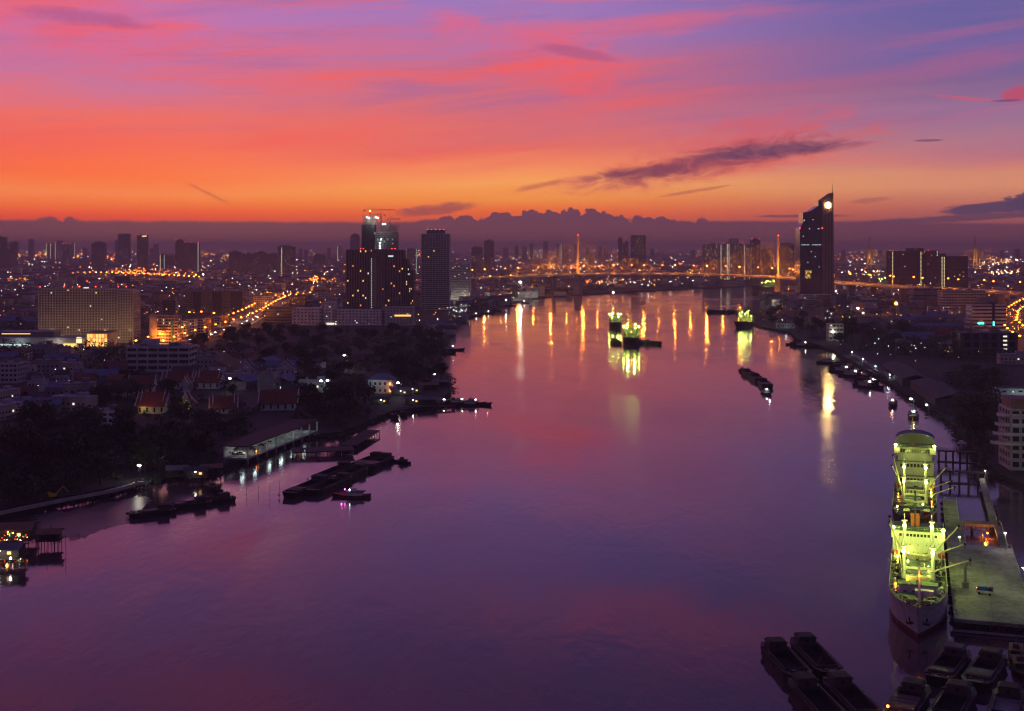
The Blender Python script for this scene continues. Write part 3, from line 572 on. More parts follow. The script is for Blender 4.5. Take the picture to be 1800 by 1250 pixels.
c, w, h, k = px_dims(68, 206, 602, 509); wb = thing('white_condominium', 'broad cream condominium block with a full grid of windows and red roof lamps', 'building', (c.x, c.y+10, GZ)); OCC.append((c.x, c.y+10, 60))
shell(wb, w, 20, h, 0, 2.95, 3.05, .42, .42, 'ivory_wall', 'dark_glass', .012, ('win_warm', 'win_warm', 'win_white'), random.Random(12)); w2 = 27/k
MB().box(0, 0, h+1.05, w-1, 19, .2).build('roof', 'grey_roof', wb)
shell(wb, w2, 26, h-1, 0, 2.95, 2.6, .45, .45, 'ivory_wall', 'dark_glass', .015, ('win_white',), random.Random(5), x0=w/2+w2/2+.8, y0=2)
for x, z in ((68, 0), (110, 0), (137, 0), (151, 6), (166, 0), (206, 0), (220, 0)):
    q_ = MB().tube(((x-137)/k, -6, h+1), ((x-137)/k, -6, h+2.6+z), .12).build('beacon_post', 'dark_steel', wb); MB().ball(((x-137)/k, -6, h+3)[0], -6, h+3+z, .62).build('beacon', 'lamp_red', wb)
MB().box(8, -7, h+1.2, 5, 2, 1.2).build('roof_sign', 'win_white', wb)
for x_, p_ in ((50, 5200), (64, 5200), (22, 5200), (-8, 4600), (-38, 4600)): lamp_and_fill_light((x_, -36, 12), p_*.7, (1, .62, .3), .5, wb)  # fixtureless lights added in front to brighten the cream walls
# shopping hall in front of it
c, w, h, k = px_dims(-30, 188, 612, 590); ml = thing('shopping_hall', 'low flat-roofed shopping hall with warm lit glass front before the cream condominium', 'building', (c.x, c.y+20, GZ)); OCC.append((c.x-30, c.y+20, 50)); OCC.append((c.x+30, c.y+20, 50))
MB().box(-w*.1, 0, 0, w*.8, 36, h*.75).build('wall', 'pale_wall', ml); MB().box(-w*.1, 0, h*.75, w*.82, 38, .9).build('roof', 'pale_roof', ml); MB().box(-w*.2, 6, h*.75+.9, w*.45, 22, 5).build('upper_hall', 'grey_wall', ml); MB().box(-w*.2, 6, h*.75+5.9, w*.47, 24, .6).build('roof', 'pale_roof', ml)
MB().box(w*.40, 4, 0, w*.19, 28, h*1.15).build('glass_hall', 'ivory_wall', ml); MB().box(w*.40, 4, h*1.15, w*.2, 29, .7).build('roof', 'grey_roof', ml)
for i in range(7):
    for j in range(3): MB().box(w*.325+i*w*.0235, -10.2, 1.2+j*h*.34, w*.019, .3, h*.29).build('lit_pane', 'win_warm' if (i*3+j) % 4 else 'win_orange', ml)
MB().box(-w*.28, -4.9, h*.75+3.6, 30, .4, .9).build('light_strip', 'win_warm', ml); MB().box(-w*.25, -18.3, 2.4, 34, .4, 1.6).build('shop_window', 'win_cool', ml); MB().box(w*.27, -18.4, 5.2, 5, .8, 6).build('yellow_sign', 'strip_warm', ml); MB().box(w*.2, -18.4, 1.2, 14, .4, 3.4).build('shop_window', 'win_warm', ml)
lamp_and_fill_light((w*.36, -24, 8), 2600, (1, .6, .25), .5, ml); lamp_and_fill_light((w*.1, -26, 6), 1800, (1, .9, .7), .5, ml); lamp_and_fill_light((-w*.2, -26, 6), 1200, COOL, .5, ml)
# offices and flats
of, w, h, k = low('office_block', 'six-storey office block lit orange by the street lamps', 263, 312, 606, 556, 16, 'ivory_wall', span=.55, pier=.15, lit=.05)
MB().box(w*.32, -8.5, 2, 2.2, .5, h*.8).build('glass_strip', 'teal_paint', of); MB().box(-w*.35, 0, .02, w*.26, 16.9, h+1.5).build('blank_wall', 'ivory_wall', of)
low('flats', 'dark stepped flats rising behind the orange lit office block', 286, 308, 574, 529, 16, 'brown_wall', lit=.06)
PB, w, h, k = low('car_park_building', 'grey four-storey building with open parapet bands at the foot of the road', 223, 332, 654, 612, 26, 'pale_wall', fh=5, bay=9, span=.46, pier=.12, lit=.0); MB().box(w*-.2, 4, h+1.2, 12, 9, 5).build('stair_house', 'pale_wall', PB)
for i, (a, b_) in enumerate([(322, 338), (340, 352), (354, 372), (374, 388), (390, 404), (406, 426)]):
    low('slab_block', f'{["first", "second", "third", "fourth", "fifth", "sixth"][i]} of six dark slab blocks lined up above the orange road', a, b_, 549, 512+i % 2*2, 14, 'dark_wall' if i % 2 else 'brown_wall', lit=.03 if i != 2 else .12, litc=('win_dim', 'win_white'), group='six dark slab blocks above the road')
low('flats', 'pale flat-topped block at the far end of the orange road', 447, 476, 545, 522, 16, 'pale_wall', lit=.05); low('flats', 'reddish block with orange lit front at the bend of the road', 509, 536, 543, 523, 16, 'brown_wall', lit=.12, litc=('win_orange',))
low('flats', 'grey block left of the brown complex above the podium', 560, 584, 536, 514, 16, 'pale_wall', lit=.06); low('flats', 'grey striped block close to the left side of the brown complex', 590, 604, 530, 502, 16, 'pale_wall', lit=.04)
low('grey_house_block', 'grey flat-roofed block cut by the left edge beside dark sheds', -6, 30, 674, 641, 20, 'pale_wall', lit=.02); low('low_white_building', 'low white two-storey building with lit ground floor among dark trees', 148, 210, 748, 726, 16, 'white_wall', fh=4, span=.55, lit=.03)
o_, w, h, k = low('small_white_house', 'small white two-storey house alone among dark trees above the river wall', 252, 286, 806, 783, 8, 'pale_wall', fh=3.2, bay=3, span=.5, pier=.4, lit=0.0); lamp_and_fill_light((0, -10, 6), 160, COOL, .3, o_)
for i, (a, b_, yb, yt, m) in enumerate([(313, 327, 592, 566, 'ivory_wall'), (328, 342, 589, 563, 'white_wall'), (343, 357, 586, 562, 'pale_wall'), (358, 371, 582, 560, 'rust_roof'), (372, 386, 577, 558, 'pale_wall'), (387, 400, 573, 556, 'rust_roof')]):
    low('shophouse', f'{["first", "second", "third", "fourth", "fifth", "sixth"][i]} shophouse along the orange road, counted from the office block', a, b_, yb, yt, 12, m, span=.5, pier=.25, lit=.12, litc=('win_warm', 'win_white', 'win_orange'), group='shophouses along the orange road')
# orange road with its lamps and cars
RD = [P(x, y, GZ) for x, y in ((255, 624), (290, 611), (335, 596), (380, 583), (420, 570), (446, 557), (468, 543), (492, 531), (540, 524))]
rd = ribbon(MB(), [tuple(p) for p in RD], 15, .004, .05).build('road', 'asphalt', None, 'structure')
ribbon(MB(), [tuple(p) for p in RD], .8, .05, .25).build('median_kerb', 'pale_wall', rd)
for s in (-1, 1): ribbon(MB(), [tuple(p) for p in RD], 1.6, .05, .17, s*15.5).build('pavement_kerb', 'concrete', rd)
mk = MB()
for i in range(len(RD)-1):
    a, b = RD[i], RD[i+1]; t = (b-a).normalized(); nn = Vector((-t.y, t.x, 0)); n = int((b-a).length/12)
    for j in range(n):
        for off in (-10, -6, 6, 10): p = a+t*(j*12+3)+nn*off; mk.box(p.x, p.y, GZ+.056, 4, .18, .004, math.atan2(t.y, t.x))
mk.build('lane_marking', 'white_wall', rd, 'stuff')
def lamp_proto(name, head, h=11, r=.95, arm=2.2):
    o = thing(name, '', 'street lamp'); MB().tube((0, 0, 0), (0, 0, h), .16, .09).build('pole', 'steel', o)
    if arm: MB().tube((0, 0, h), (arm, 0, h+.5), .08).build('arm', 'steel', o)
    MB().ball(arm, 0, h+.3, r, 6, 4, .6).build('lamp_head', head, o); return o
LP = {k: lamp_proto('street_lamp', m) for k, m in (('o', 'lamp_orange'), ('a', 'lamp_amber'), ('w', 'lamp_white'), ('c', 'lamp_cool'), ('g', 'lamp_green'))}
PR = set(LP.values())
def street_lamp(kind, loc, label, group=None, rz=0.0, power=0, sc=1.0, h=None):
    o = copy_tree(LP[kind]); o.location = loc; o.rotation_euler = (0, 0, rz); o.scale = (sc, sc, sc if h is None else h/11); tag(o, label, 'street lamp', group)
    if power: lamp_and_fill_light((loc[0]+2.2*math.cos(rz), loc[1]+2.2*math.sin(rz)-1, loc[2]+(10.2*sc if h is None else h-.8)), power, dict(o=ORANGE, a=AMBER, w=WHITE, c=COOL, g=GREEN)[kind], .4)
    return o
def along(pts, d):
    for i in range(len(pts)-1):
        l = (pts[i+1]-pts[i]).length
        if d <= l: t = (pts[i+1]-pts[i])/l; return pts[i]+t*d, t
        d -= l
    return pts[-1], (pts[-1]-pts[-2]).normalized()
tot = sum((RD[i+1]-RD[i]).length for i in range(len(RD)-1)); d = 20; i = 0
while d < tot:
    p, t = along(RD, d); nn = Vector((-t.y, t.x, 0)); a = math.atan2(t.y, t.x)
    for s in (-1, 1): street_lamp('o', p+nn*s*15.5+Vector((0, 0, .17)), 'orange street lamp beside the curving orange road', 'lamps of the orange road', a-s*math.pi/2, 15000 if (i+s) % 2 else 0, 1.1)
    d += 52; i += 1
def make_car(body):
    o = thing('car', '', 'car'); m = MB().prism([(-2.1, -.85), (2.1, -.85), (2.2, -.6), (2.2, .6), (2.1, .85), (-2.1, .85)], .35, .85)
    m.build('body', body, o); MB().prism([(-1.5, -.78), (.8, -.78), (.8, .78), (-1.5, .78)], .85, 1.45, [(-1.1, -.65), (.4, -.65), (.4, .65), (-1.1, .65)]).build('cabin', 'dark_glass', o)
    for x in (-1.35, 1.35):
        for y in (-.8, .8): MB().tube((x, y-.1, .33), (x, y+.1, .33), .33, n=8).build('wheel', 'rubber', o)
    for y in (-.6, .6): MB().ball(2.2, y, .65, .28).build('headlight', 'lamp_white', o); MB().ball(-2.15, y, .7, .14).build('tail_light', 'lamp_red', o)
    return o
cars = [make_car(m) for m in ('ship_white', 'steel', 'red_paint')]; PR |= set(cars)
for i in range(22):
    s = 1 if i % 3 else -1; p, t = along(RD, 60+i*31+R.random()*14); nn = Vector((-t.y, t.x, 0)); o = copy_tree(cars[i % 3])
    p = p+nn*s*-(4+4*(i % 2)); o.location = (p.x, p.y, GZ+.056); o.rotation_euler = (0, 0, math.atan2(t.y, t.x)+(math.pi if s > 0 else 0))
    tag(o, 'car with white headlights driving down the orange road' if s > 0 else 'car seen from behind driving up the orange road', 'car', 'cars driving on the orange road' if s > 0 else 'cars driving away on the orange road')
for px, py, l in ((329, 547, 'leftmost'), (350, 546, 'middle'), (372, 549, 'rightmost')): street_lamp('o', P(px, py+22, GZ), f'tall orange lamp among the trees above the shophouses, {l} of three', None, 0, 1500, 1.4)
# ------------------------------------------------------------------ temple and riverside houses
def hall(name, label, px0, px1, pyb, ptop, depth, yaw=0.0, roof='red_roof', wall='white_wall', tiers=2, ridge='x', cat='temple hall'):
    c, w, h, k = px_dims(px0, px1, pyb, ptop); o = thing(name, label, cat, (c.x, c.y+depth/2, GZ), yaw); OCC.append((c.x, c.y+depth/2, max(w, depth)*.6))
    wl = h*.42; MB().box(0, 0, 0, w*.9, depth*.86, wl).build('wall', wall, o)
    rz = 0 if ridge == 'x' else math.pi/2; a, b = (w, depth) if ridge == 'x' else (depth, w)
    for i in range(tiers):
        f = 1-.22*i; g_ = MB(); z = wl+i*h*.10
        g_.gable(0, 0, z, a*f*(1 if i == 0 else .92), b*(1-.34*i), (h-wl)*(1-.17*(tiers-1)), .9, rz, .3); ob = g_.build('roof', roof, o)
        for s in (-1, 1):                                        # gable boards and finials
            e = s*(a*f*(1 if i == 0 else .92)/2+.95); hh = (h-wl)*(1-.17*(tiers-1)); hb = b*(1-.34*i)/2+.9
            m = MB().tube((e, -hb, z-.2), (e, 0, z+hh+.5), .28, n=4).tube((e, hb, z-.2), (e, 0, z+hh+.5), .28, n=4).tube((e, 0, z+hh+.3), (e+s*.4, 0, z+hh+2.6), .22, .05, 4)
            bo = m.build('gable_board', 'white_wall', ob); bo.rotation_euler = (0, 0, rz)
            m = MB().poly([(e*.97, -hb*.8, z+.1), (e*.97, hb*.8, z+.1), (e*.97, 0, z+hh*.86), (e*.95, -hb*.8, z+.1), (e*.95, hb*.8, z+.1), (e*.95, 0, z+hh*.86)], (0, 1, 2), (5, 4, 3), (0, 3, 4, 1), (1, 4, 5, 2), (2, 5, 3, 0)); bo = m.build('gable_wall', wall, ob); bo.rotation_euler = (0, 0, rz)
    n = max(2, int(w/4))
    for i in range(n): MB().box(-w*.4+w*.8*i/(n-1), -depth*.43-.03, wl*.2, 1.1, .12, wl*.55).build('window', 'dark_glass', o)
    return o, w, h, k
hall('temple_hall', 'long red-roofed temple hall with white ridge ends, left of the twin halls', 283, 340, 684, 655, 18, rad(3)); hall('temple_hall', 'long red-roofed temple hall directly right of its twin', 342, 386, 684, 654, 18, rad(-2))
hall('temple_hall', 'dark red-roofed hall left of the long temple halls', 224, 266, 694, 662, 16, rad(4), tiers=1)
h1, *_ = hall('temple_hall', 'temple hall whose red roof glows orange at the eaves', 240, 288, 728, 692, 16, 0); lamp_and_fill_light((0, -13, 9), 300, ORANGE, .4, h1); lamp_and_fill_light((-4, -11, 4), 300, (1, .7, .15), .4, h1)
h2, *_ = hall('temple_gate', 'small steep gabled temple gate lit green-yellow', 312, 336, 728, 692, 12, 0, tiers=3, ridge='y', cat='temple gate'); lamp_and_fill_light((0, -10, 4), 420, (.75, .9, .15), .4, h2)
h3, *_ = hall('temple_hall', 'temple hall with one orange lit roof slope near the dark river park', 366, 410, 728, 700, 16, rad(12)); lamp_and_fill_light((-9, -12, 6), 350, (1, .62, .1), .4, h3)
hall('white_gabled_hall', 'left of two white gabled halls with dark roofs', 417, 446, 660, 636, 16, 0, roof='dark_roof', ridge='y', tiers=2); hall('white_gabled_hall', 'right of two white gabled halls with dark roofs', 482, 518, 660, 636, 16, 0, roof='dark_roof', ridge='y', tiers=2)
hall('red_hall', 'dark red single-roofed hall above the lit pier gallery', 455, 518, 722, 688, 16, rad(5), tiers=1); hall('bell_tower_house', 'small white bell tower house with steep roof between temple halls', 318, 333, 690, 664, 6, 0, ridge='y', tiers=2)
hall('old_roof_house', 'dark roofed house in front of the car park building', 300, 352, 668, 646, 14, rad(-6), roof='dark_roof', wall='grey_wall', tiers=1, cat='house')
c, w, h, k = px_dims(648, 692, 692, 668); rh = thing('riverside_house', 'white two-storey riverside house with blue hipped roof', 'house', (c.x, c.y+7, GZ), rad(-8)); OCC.append((c.x, c.y+7, 12))
MB().box(0, 0, 0, w, 12, h).build('wall', 'white_wall', rh); MB().hip(0, 0, h, w, 12, 4.2, .9).build('roof', 'blue_roof', rh)
for j in range(2):
    for i in range(5):
        q_ = MB().box(-w*.4+w*.2*i, -6.03, 1.2+j*h*.5, 1.3, .12, 1.9).build('window', 'dark_glass' if not (i == 4) else 'win_warm', rh); MB().box(-w*.4+w*.2*i, -6.1, 1.0+j*h*.5, 1.6, .3, .18).build('sill', 'pale_wall', q_)
MB().box(0, -6.5, h*.47, w+.6, 1.2, .25).build('balcony', 'white_wall', rh); lamp_and_fill_light((w*.5, -9, 4), 700, ORANGE, .3, rh); lamp_and_fill_light((-2, -14, 9), 420, COOL, .3, rh)
# lit gallery along the quay
ga, gb = P(438, 806, 3), P(562, 757, 3); gd = gb-ga; gl = gd.length; gy = math.atan2(gd.y, gd.x); gl_ = thing('quay_gallery', 'long roofed quay gallery lit pale green inside, standing at the water', 'pavilion', ((ga+gb)/2-Vector((0, 0, .8))), gy)
OCC.append(((ga.x+gb.x)/2, (ga.y+gb.y)/2, gl*.4))
MB().box(0, 7, 0, gl, 12, .8).build('floor', 'concrete', gl_); MB().box(0, 13.2, .8, gl, .5, 5.6).build('back_wall', 'white_wall', gl_); MB().box(0, 7.4, 6.4, gl+2, 14.6, .5).build('roof', 'black_roof', gl_)
for i in range(9): MB().box(-gl/2+1+i*(gl-2)/8, 1.2, .8, .7, .7, 5.6).build('column', 'white_wall', gl_); MB().box(-gl/2+1+i*(gl-2)/8, 1.2, -4, .8, .8, 4).build('pile', 'concrete', gl_)
for i in range(6): x = -gl/2+7+i*(gl-14)/5; MB().box(x, 7, 6.2, 3, .4, .18).build('tube_lamp', 'lamp_cool', gl_); lamp_and_fill_light((x, 6, 5.2), 130 if i else 60, (.75, 1, .86), .4, gl_)
for i in range(5): o = copy_tree(cars[i % 2]); v = Vector((-gl/2+10+i*9, 9.5, .8)); v.rotate(Matrix.Rotation(gy, 3, 'Z')); o.location = gl_.location+v; o.rotation_euler = (0, 0, gy+1.5); tag(o, 'car parked inside the lit quay gallery', 'car', 'cars parked in the quay gallery'); [bpy.data.objects.remove(ch) for ch in list(o.children) if 'light' in ch.name]
c, w, h, k = px_dims(412, 450, 804, 790, 1); ph = thing('pier_hut', 'open pier hut with dark hipped roof at the left end of the lit gallery', 'pavilion', (c.x, c.y, 1), rad(20))
MB().box(0, 0, 1.2, w*.9, 7, .5).build('floor', 'wood', ph); MB().hip(0, 0, 4.2, w*.9, 8, 2.4, .9).build('roof', 'dark_roof', ph)
for x in (-.4, 0, .4):
    for y in (-3, 3): MB().box(x*w, y, -3, .4, .4, 7.2).build('post', 'old_wood', ph)
MB().box(0, 2, 3.6, 4, .3, .2).build('tube_lamp', 'lamp_white', ph); lamp_and_fill_light((0, -1, 3.5), 140, (1, .95, .7), .3, ph); MB().ball(w*.5, -2, 3, .4).build('orange_lamp', 'lamp_orange', ph); lamp_and_fill_light((w*.55, -3, 3), 90, ORANGE, .3, ph)
def jetty(name, label, a, b, wd, z=2.6, m='old_wood', piles=True, group=None, pm='old_wood'):
    d = b-a; l = Vector((d.x, d.y)).length; o = thing(name, label, 'jetty', ((a+b)/2).to_2d().to_3d(), math.atan2(d.y, d.x), group); n = max(2, int(l/1.6))
    for i in range(min(n, 120)): MB().box(-l/2+(i+.5)*l/n, 0, z-.2+R.random()*.05, l/n*.9, wd, .2).build('plank', m, o)
    for s in (-1, 1): MB().box(0, s*wd*.42, z-.65, l, .3, .44).build('beam', m, o)
    if piles:
        for i in range(max(2, int(l/5))):
            for s in (-1, 1): MB().tube((-l/2+1+i*(l-2)/max(1, int(l/5)-1), s*wd*.42, -3), (-l/2+1+i*(l-2)/max(1, int(l/5)-1), s*wd*.42, z-.65), .22).build('pile', pm, o)
    return o
jetty('quay_platform', 'broad dark timber platform on many pale piles below the lit gallery', P(512, 792, 2.6), P(622, 788, 2.6), 15, 2.8, pm='pale_wall'); jetty('timber_jetty', 'dark jetty running from the platform to the shore', P(612, 782, 2.6), P(656, 756, 2.6), 9)
jetty('village_jetty', 'long narrow jetty of the fishing village reaching into the river', P(690, 716, 2.4), P(800, 712, 2.4), 4, 2.4)
# river wall with path
RW = [P(x, y, GZ) for x, y in ((-140, 940), (0, 906), (120, 881), (200, 866), (258, 850))]
rwo = ribbon(MB(), [tuple(p) for p in RW], .5, 0.0, 1.3, .7).build('river_wall', 'concrete'); tag(rwo, 'long low concrete river wall along the dark left bank', 'wall')
ribbon(MB(), [tuple(p) for p in RW], 2.6, .004, .05, 4).build('path', 'pale_wall', None, 'structure')
# mud bank
mo = [P(x, y, .06) for x, y in ((60, 905), (150, 893), (240, 872), (262, 880), (232, 916), (150, 940), (95, 950), (52, 930))]
mo = [mo[i].lerp(mo[(i+1) % 8], j/9)+Vector((R.gauss(0, 1.1), R.gauss(0, 3.2), 0)) for i in range(8) for j in range(9)]
MB().poly(mo, tuple(range(72))).build('mud_bank', 'mud', None, 'structure')
# ------------------------------------------------------------------ stilt huts
def stilt(name, label, px, py, w, d, h, yaw, wall='old_wood', roof='rust_roof', lamp=None, group=None, floor=2.6):
    p = P(px, py, 0); o = thing(name, label, 'stilt house', p, yaw, group)
    for x in (-.45, -.15, .15, .45):
        for y in (-.45, .45): MB().tube((x*w, y*d, -3), (x*w+R.uniform(-.2, .2), y*d, floor), .13).build('stilt', 'old_wood', o)
    MB().box(0, 0, floor, w*1.06, d*1.1, .25).build('floor', 'old_wood', o); MB().box(0, d*.1, floor+.25, w*.92, d*.75, h).build('wall', wall, o); MB().gable(0, 0, floor+.25+h, w, d, h*.42, .6, 0, .12).build('roof', roof, o)
    MB().box(-w*.2, -d*.275-.03, floor+.5, 1, .1, 1.9).build('door', 'dark_steel', o); MB().box(w*.2, -d*.275-.03, floor+1.2, 1.3, .1, 1).build('window', 'win_warm' if lamp else 'dark_glass', o)
    if lamp: MB().ball(0, -d*.5, floor+h*.9, .22).build('lamp', lamp[0], o); lamp_and_fill_light((0, -d*.62, floor+h*.85), lamp[1], lamp[2], .2, o)
    return o
for i, (px, py, w, d, h, yw, lp, lb) in enumerate([(312, 846, 9, 7, 3, .2, None, 'dark stilt hut with reddish roof left of the pier hut'), (345, 848, 10, 7, 3, .15, ('lamp_white', 60, WHITE), 'stilt hut with small white lamp over the water'), (372, 842, 9, 6, 2.8, .3, None, 'stilt hut nearest the pier hut'),
    (704, 700, 14, 9, 3.4, .1, ('lamp_white', 300, COOL), 'white lit stilt house below the blue-roofed house'), (728, 696, 13, 9, 3.2, -.2, ('lamp_cool', 120, COOL), 'stilt house right of the white lit one in the fishing village'), (752, 690, 14, 9, 3.2, .3, None, 'dark stilt house in the middle of the fishing village'), (776, 684, 13, 9, 3, -.1, None, 'stilt house at the outer end of the fishing village'), (726, 716, 11, 8, 3, .1, ('lamp_white', 60, WHITE), 'stilt house at the foot of the village jetty'), (668, 716, 12, 8, 3, .25, ('lamp_white', 150, COOL), 'stilt house with lamp on the left of the village jetty'), (752, 716, 12, 7, 2.8, .05, None, 'low stilt house half way along the village jetty'),
    (88, 962, 7.5, 6, 2.6, .15, None, 'small dark stilt hut standing alone in the water'), (22, 958, 15, 11, 3.6, .1, ('lamp_amber', 120, AMBER), 'stilt restaurant strung with lights at the lower left edge'), (8, 992, 12, 8, 3, 0, ('lamp_white', 90, WHITE), 'low stilt terrace with white lamps at the lower left edge')]):
    o = stilt('stilt_house', lb, px, py, w, d, h, yw, lamp=lp, roof=R.choice(('rust_roof', 'dark_roof', 'grey_roof')))
    if i == 11:
        for j in range(34): MB().ball(-7+j*.42, -5.4-R.random()*2, 3.2+R.random()*2.6, .13, 5, 3).build('fairy_light', R.choice(('lamp_amber', 'lamp_white', 'lamp_orange', 'lamp_cyan', 'win_warm', 'lamp_red')), o)
    if i == 12:
        for j, x in enumerate((-4, 0, 4)): MB().ball(x, -5, 3.3, .35).build('globe_lamp', 'lamp_white', o); lamp_and_fill_light((x, -5.6, 3.3), 60, WHITE, .2, o)
for i in range(14):
    px, py = (58+R.random()*60, 930+R.random()*60) if i < 10 else (380+R.random()*130, 845+R.random()*30)
    p = P(px, py, 0); o = MB().tube((0, 0, -3), (R.uniform(-.4, .4), 0, 3.5+R.random()*3), .1, .07).build('mooring_pole', 'old_wood'); o.location = p; tag(o, 'thin dark mooring pole standing in shallow water on the left', 'pole', 'mooring poles off the left bank')
# excavator on the dark quay
p = P(92, 876); ex = thing('excavator', 'parked excavator with bent arm on the dark river quay', 'excavator', p, rad(35)); MB().box(0, -1.1, 0, 3.8, .6, .9).build('track', 'rubber', ex); MB().box(0, 1.1, 0, 3.8, .6, .9).build('track', 'rubber', ex); MB().box(-.2, 0, .9, 3.2, 2.4, 1.2).box(-1.3, 0, 2.1, 1, 2.2, .5).build('body', 'yellow_paint', ex); MB().box(.9, .7, 2.1, 1.2, 1, 1.3).build('cab', 'dark_glass', ex); MB().tube((1.2, -.3, 1.6), (4.2, -.3, 4.6), .3, .22).build('boom', 'yellow_paint', ex); MB().tube((4.2, -.3, 4.6), (6.3, -.3, 2.2), .22, .16).build('stick', 'yellow_paint', ex); MB().box(6.3, -.3, 1.3, .9, 1.1, .9).build('bucket', 'dark_steel', ex)
street_lamp('w', P(246, 848), 'single bright white lamp on the dark quay above the moored boats', None, 2.0, 900, .9, 7)

# ------------------------------------------------------------------ vessels
def loft(stations, zs, rake=5.0, rake_len=12.0):
    """hull shell along +y from the bow; stations (u, half breadth deck, half breadth waterline, deck height); zs fractions of deck height"""
    mb = MB(); rings = []
    for (u, bd, bw, zd) in stations:
        ring = []; rk = rake*max(0, 1-u/rake_len)
        for sgn in (-1, 1):
            pts = []
            for f in zs:
                z = f*zd if f >= 0 else f*3; b = bw+(bd-bw)*max(0, f)**1.6 if f >= 0 else bw*(1+f*.35)
                pts.append((sgn*b, u-rk*max(0, f), z))
            ring.append(pts)
        rings.append(ring[0]+ring[1][::-1])
    n = len(rings[0])
    for r in rings: mb.v += r
    for i in range(len(rings)-1):
        for j in range(n-1):
            if j == n//2-1: continue
            a = i*n+j; mb.f.append((a, a+n, a+n+1, a+1))
    for i in (0, len(rings)-1): b = i*n; mb.f.append(tuple(b+j for j in range(n)) if i else tuple(b+n-1-j for j in range(n)))
    return mb
def deckplate(stations, z, u0, u1, inset=.15, rake=5.0, rake_len=12.0, zd=9):
    ps = [(u-rake*max(0, 1-u/rake_len)*z/zd, bw+(bd-bw)*min(1, z/zd2)**1.6-inset) for u, bd, bw, zd2 in stations if u0 <= u <= u1]
    n = len(ps); return MB().poly([(-b, u, z) for u, b in ps]+[(b, u, z) for u, b in ps][::-1], tuple(range(2*n-1, -1, -1)))
def rail(pts, h=1.1, gap=1.8):
    m = MB()
    for a, b in zip(pts, pts[1:]):
        a, b = Vector(a), Vector(b); n = max(1, int((b-a).length/gap))
        for i in range(n+1): p = a.lerp(b, i/n); m.tube(p, p+Vector((0, 0, h)), .045, n=4)
        for f in (.5, 1): m.tube(a+Vector((0, 0, h*f)), b+Vector((0, 0, h*f)), .04, n=4)
    return m
ST = [(0, .5, .05, 9.6), (3, 3.4, 1.3, 9.3), (7, 5.6, 3.2, 9.0), (12, 7.1, 5.4, 8.6), (18, 7.9, 7.0, 8.1), (26, 8.1, 7.9, 7.2), (50, 8.1, 8.0, 7.0), (70, 8.1, 7.9, 7.0), (80, 7.8, 6.8, 7.4), (86, 6.8, 4.6, 8), (90, 5.4, 2.4, 8.4)]
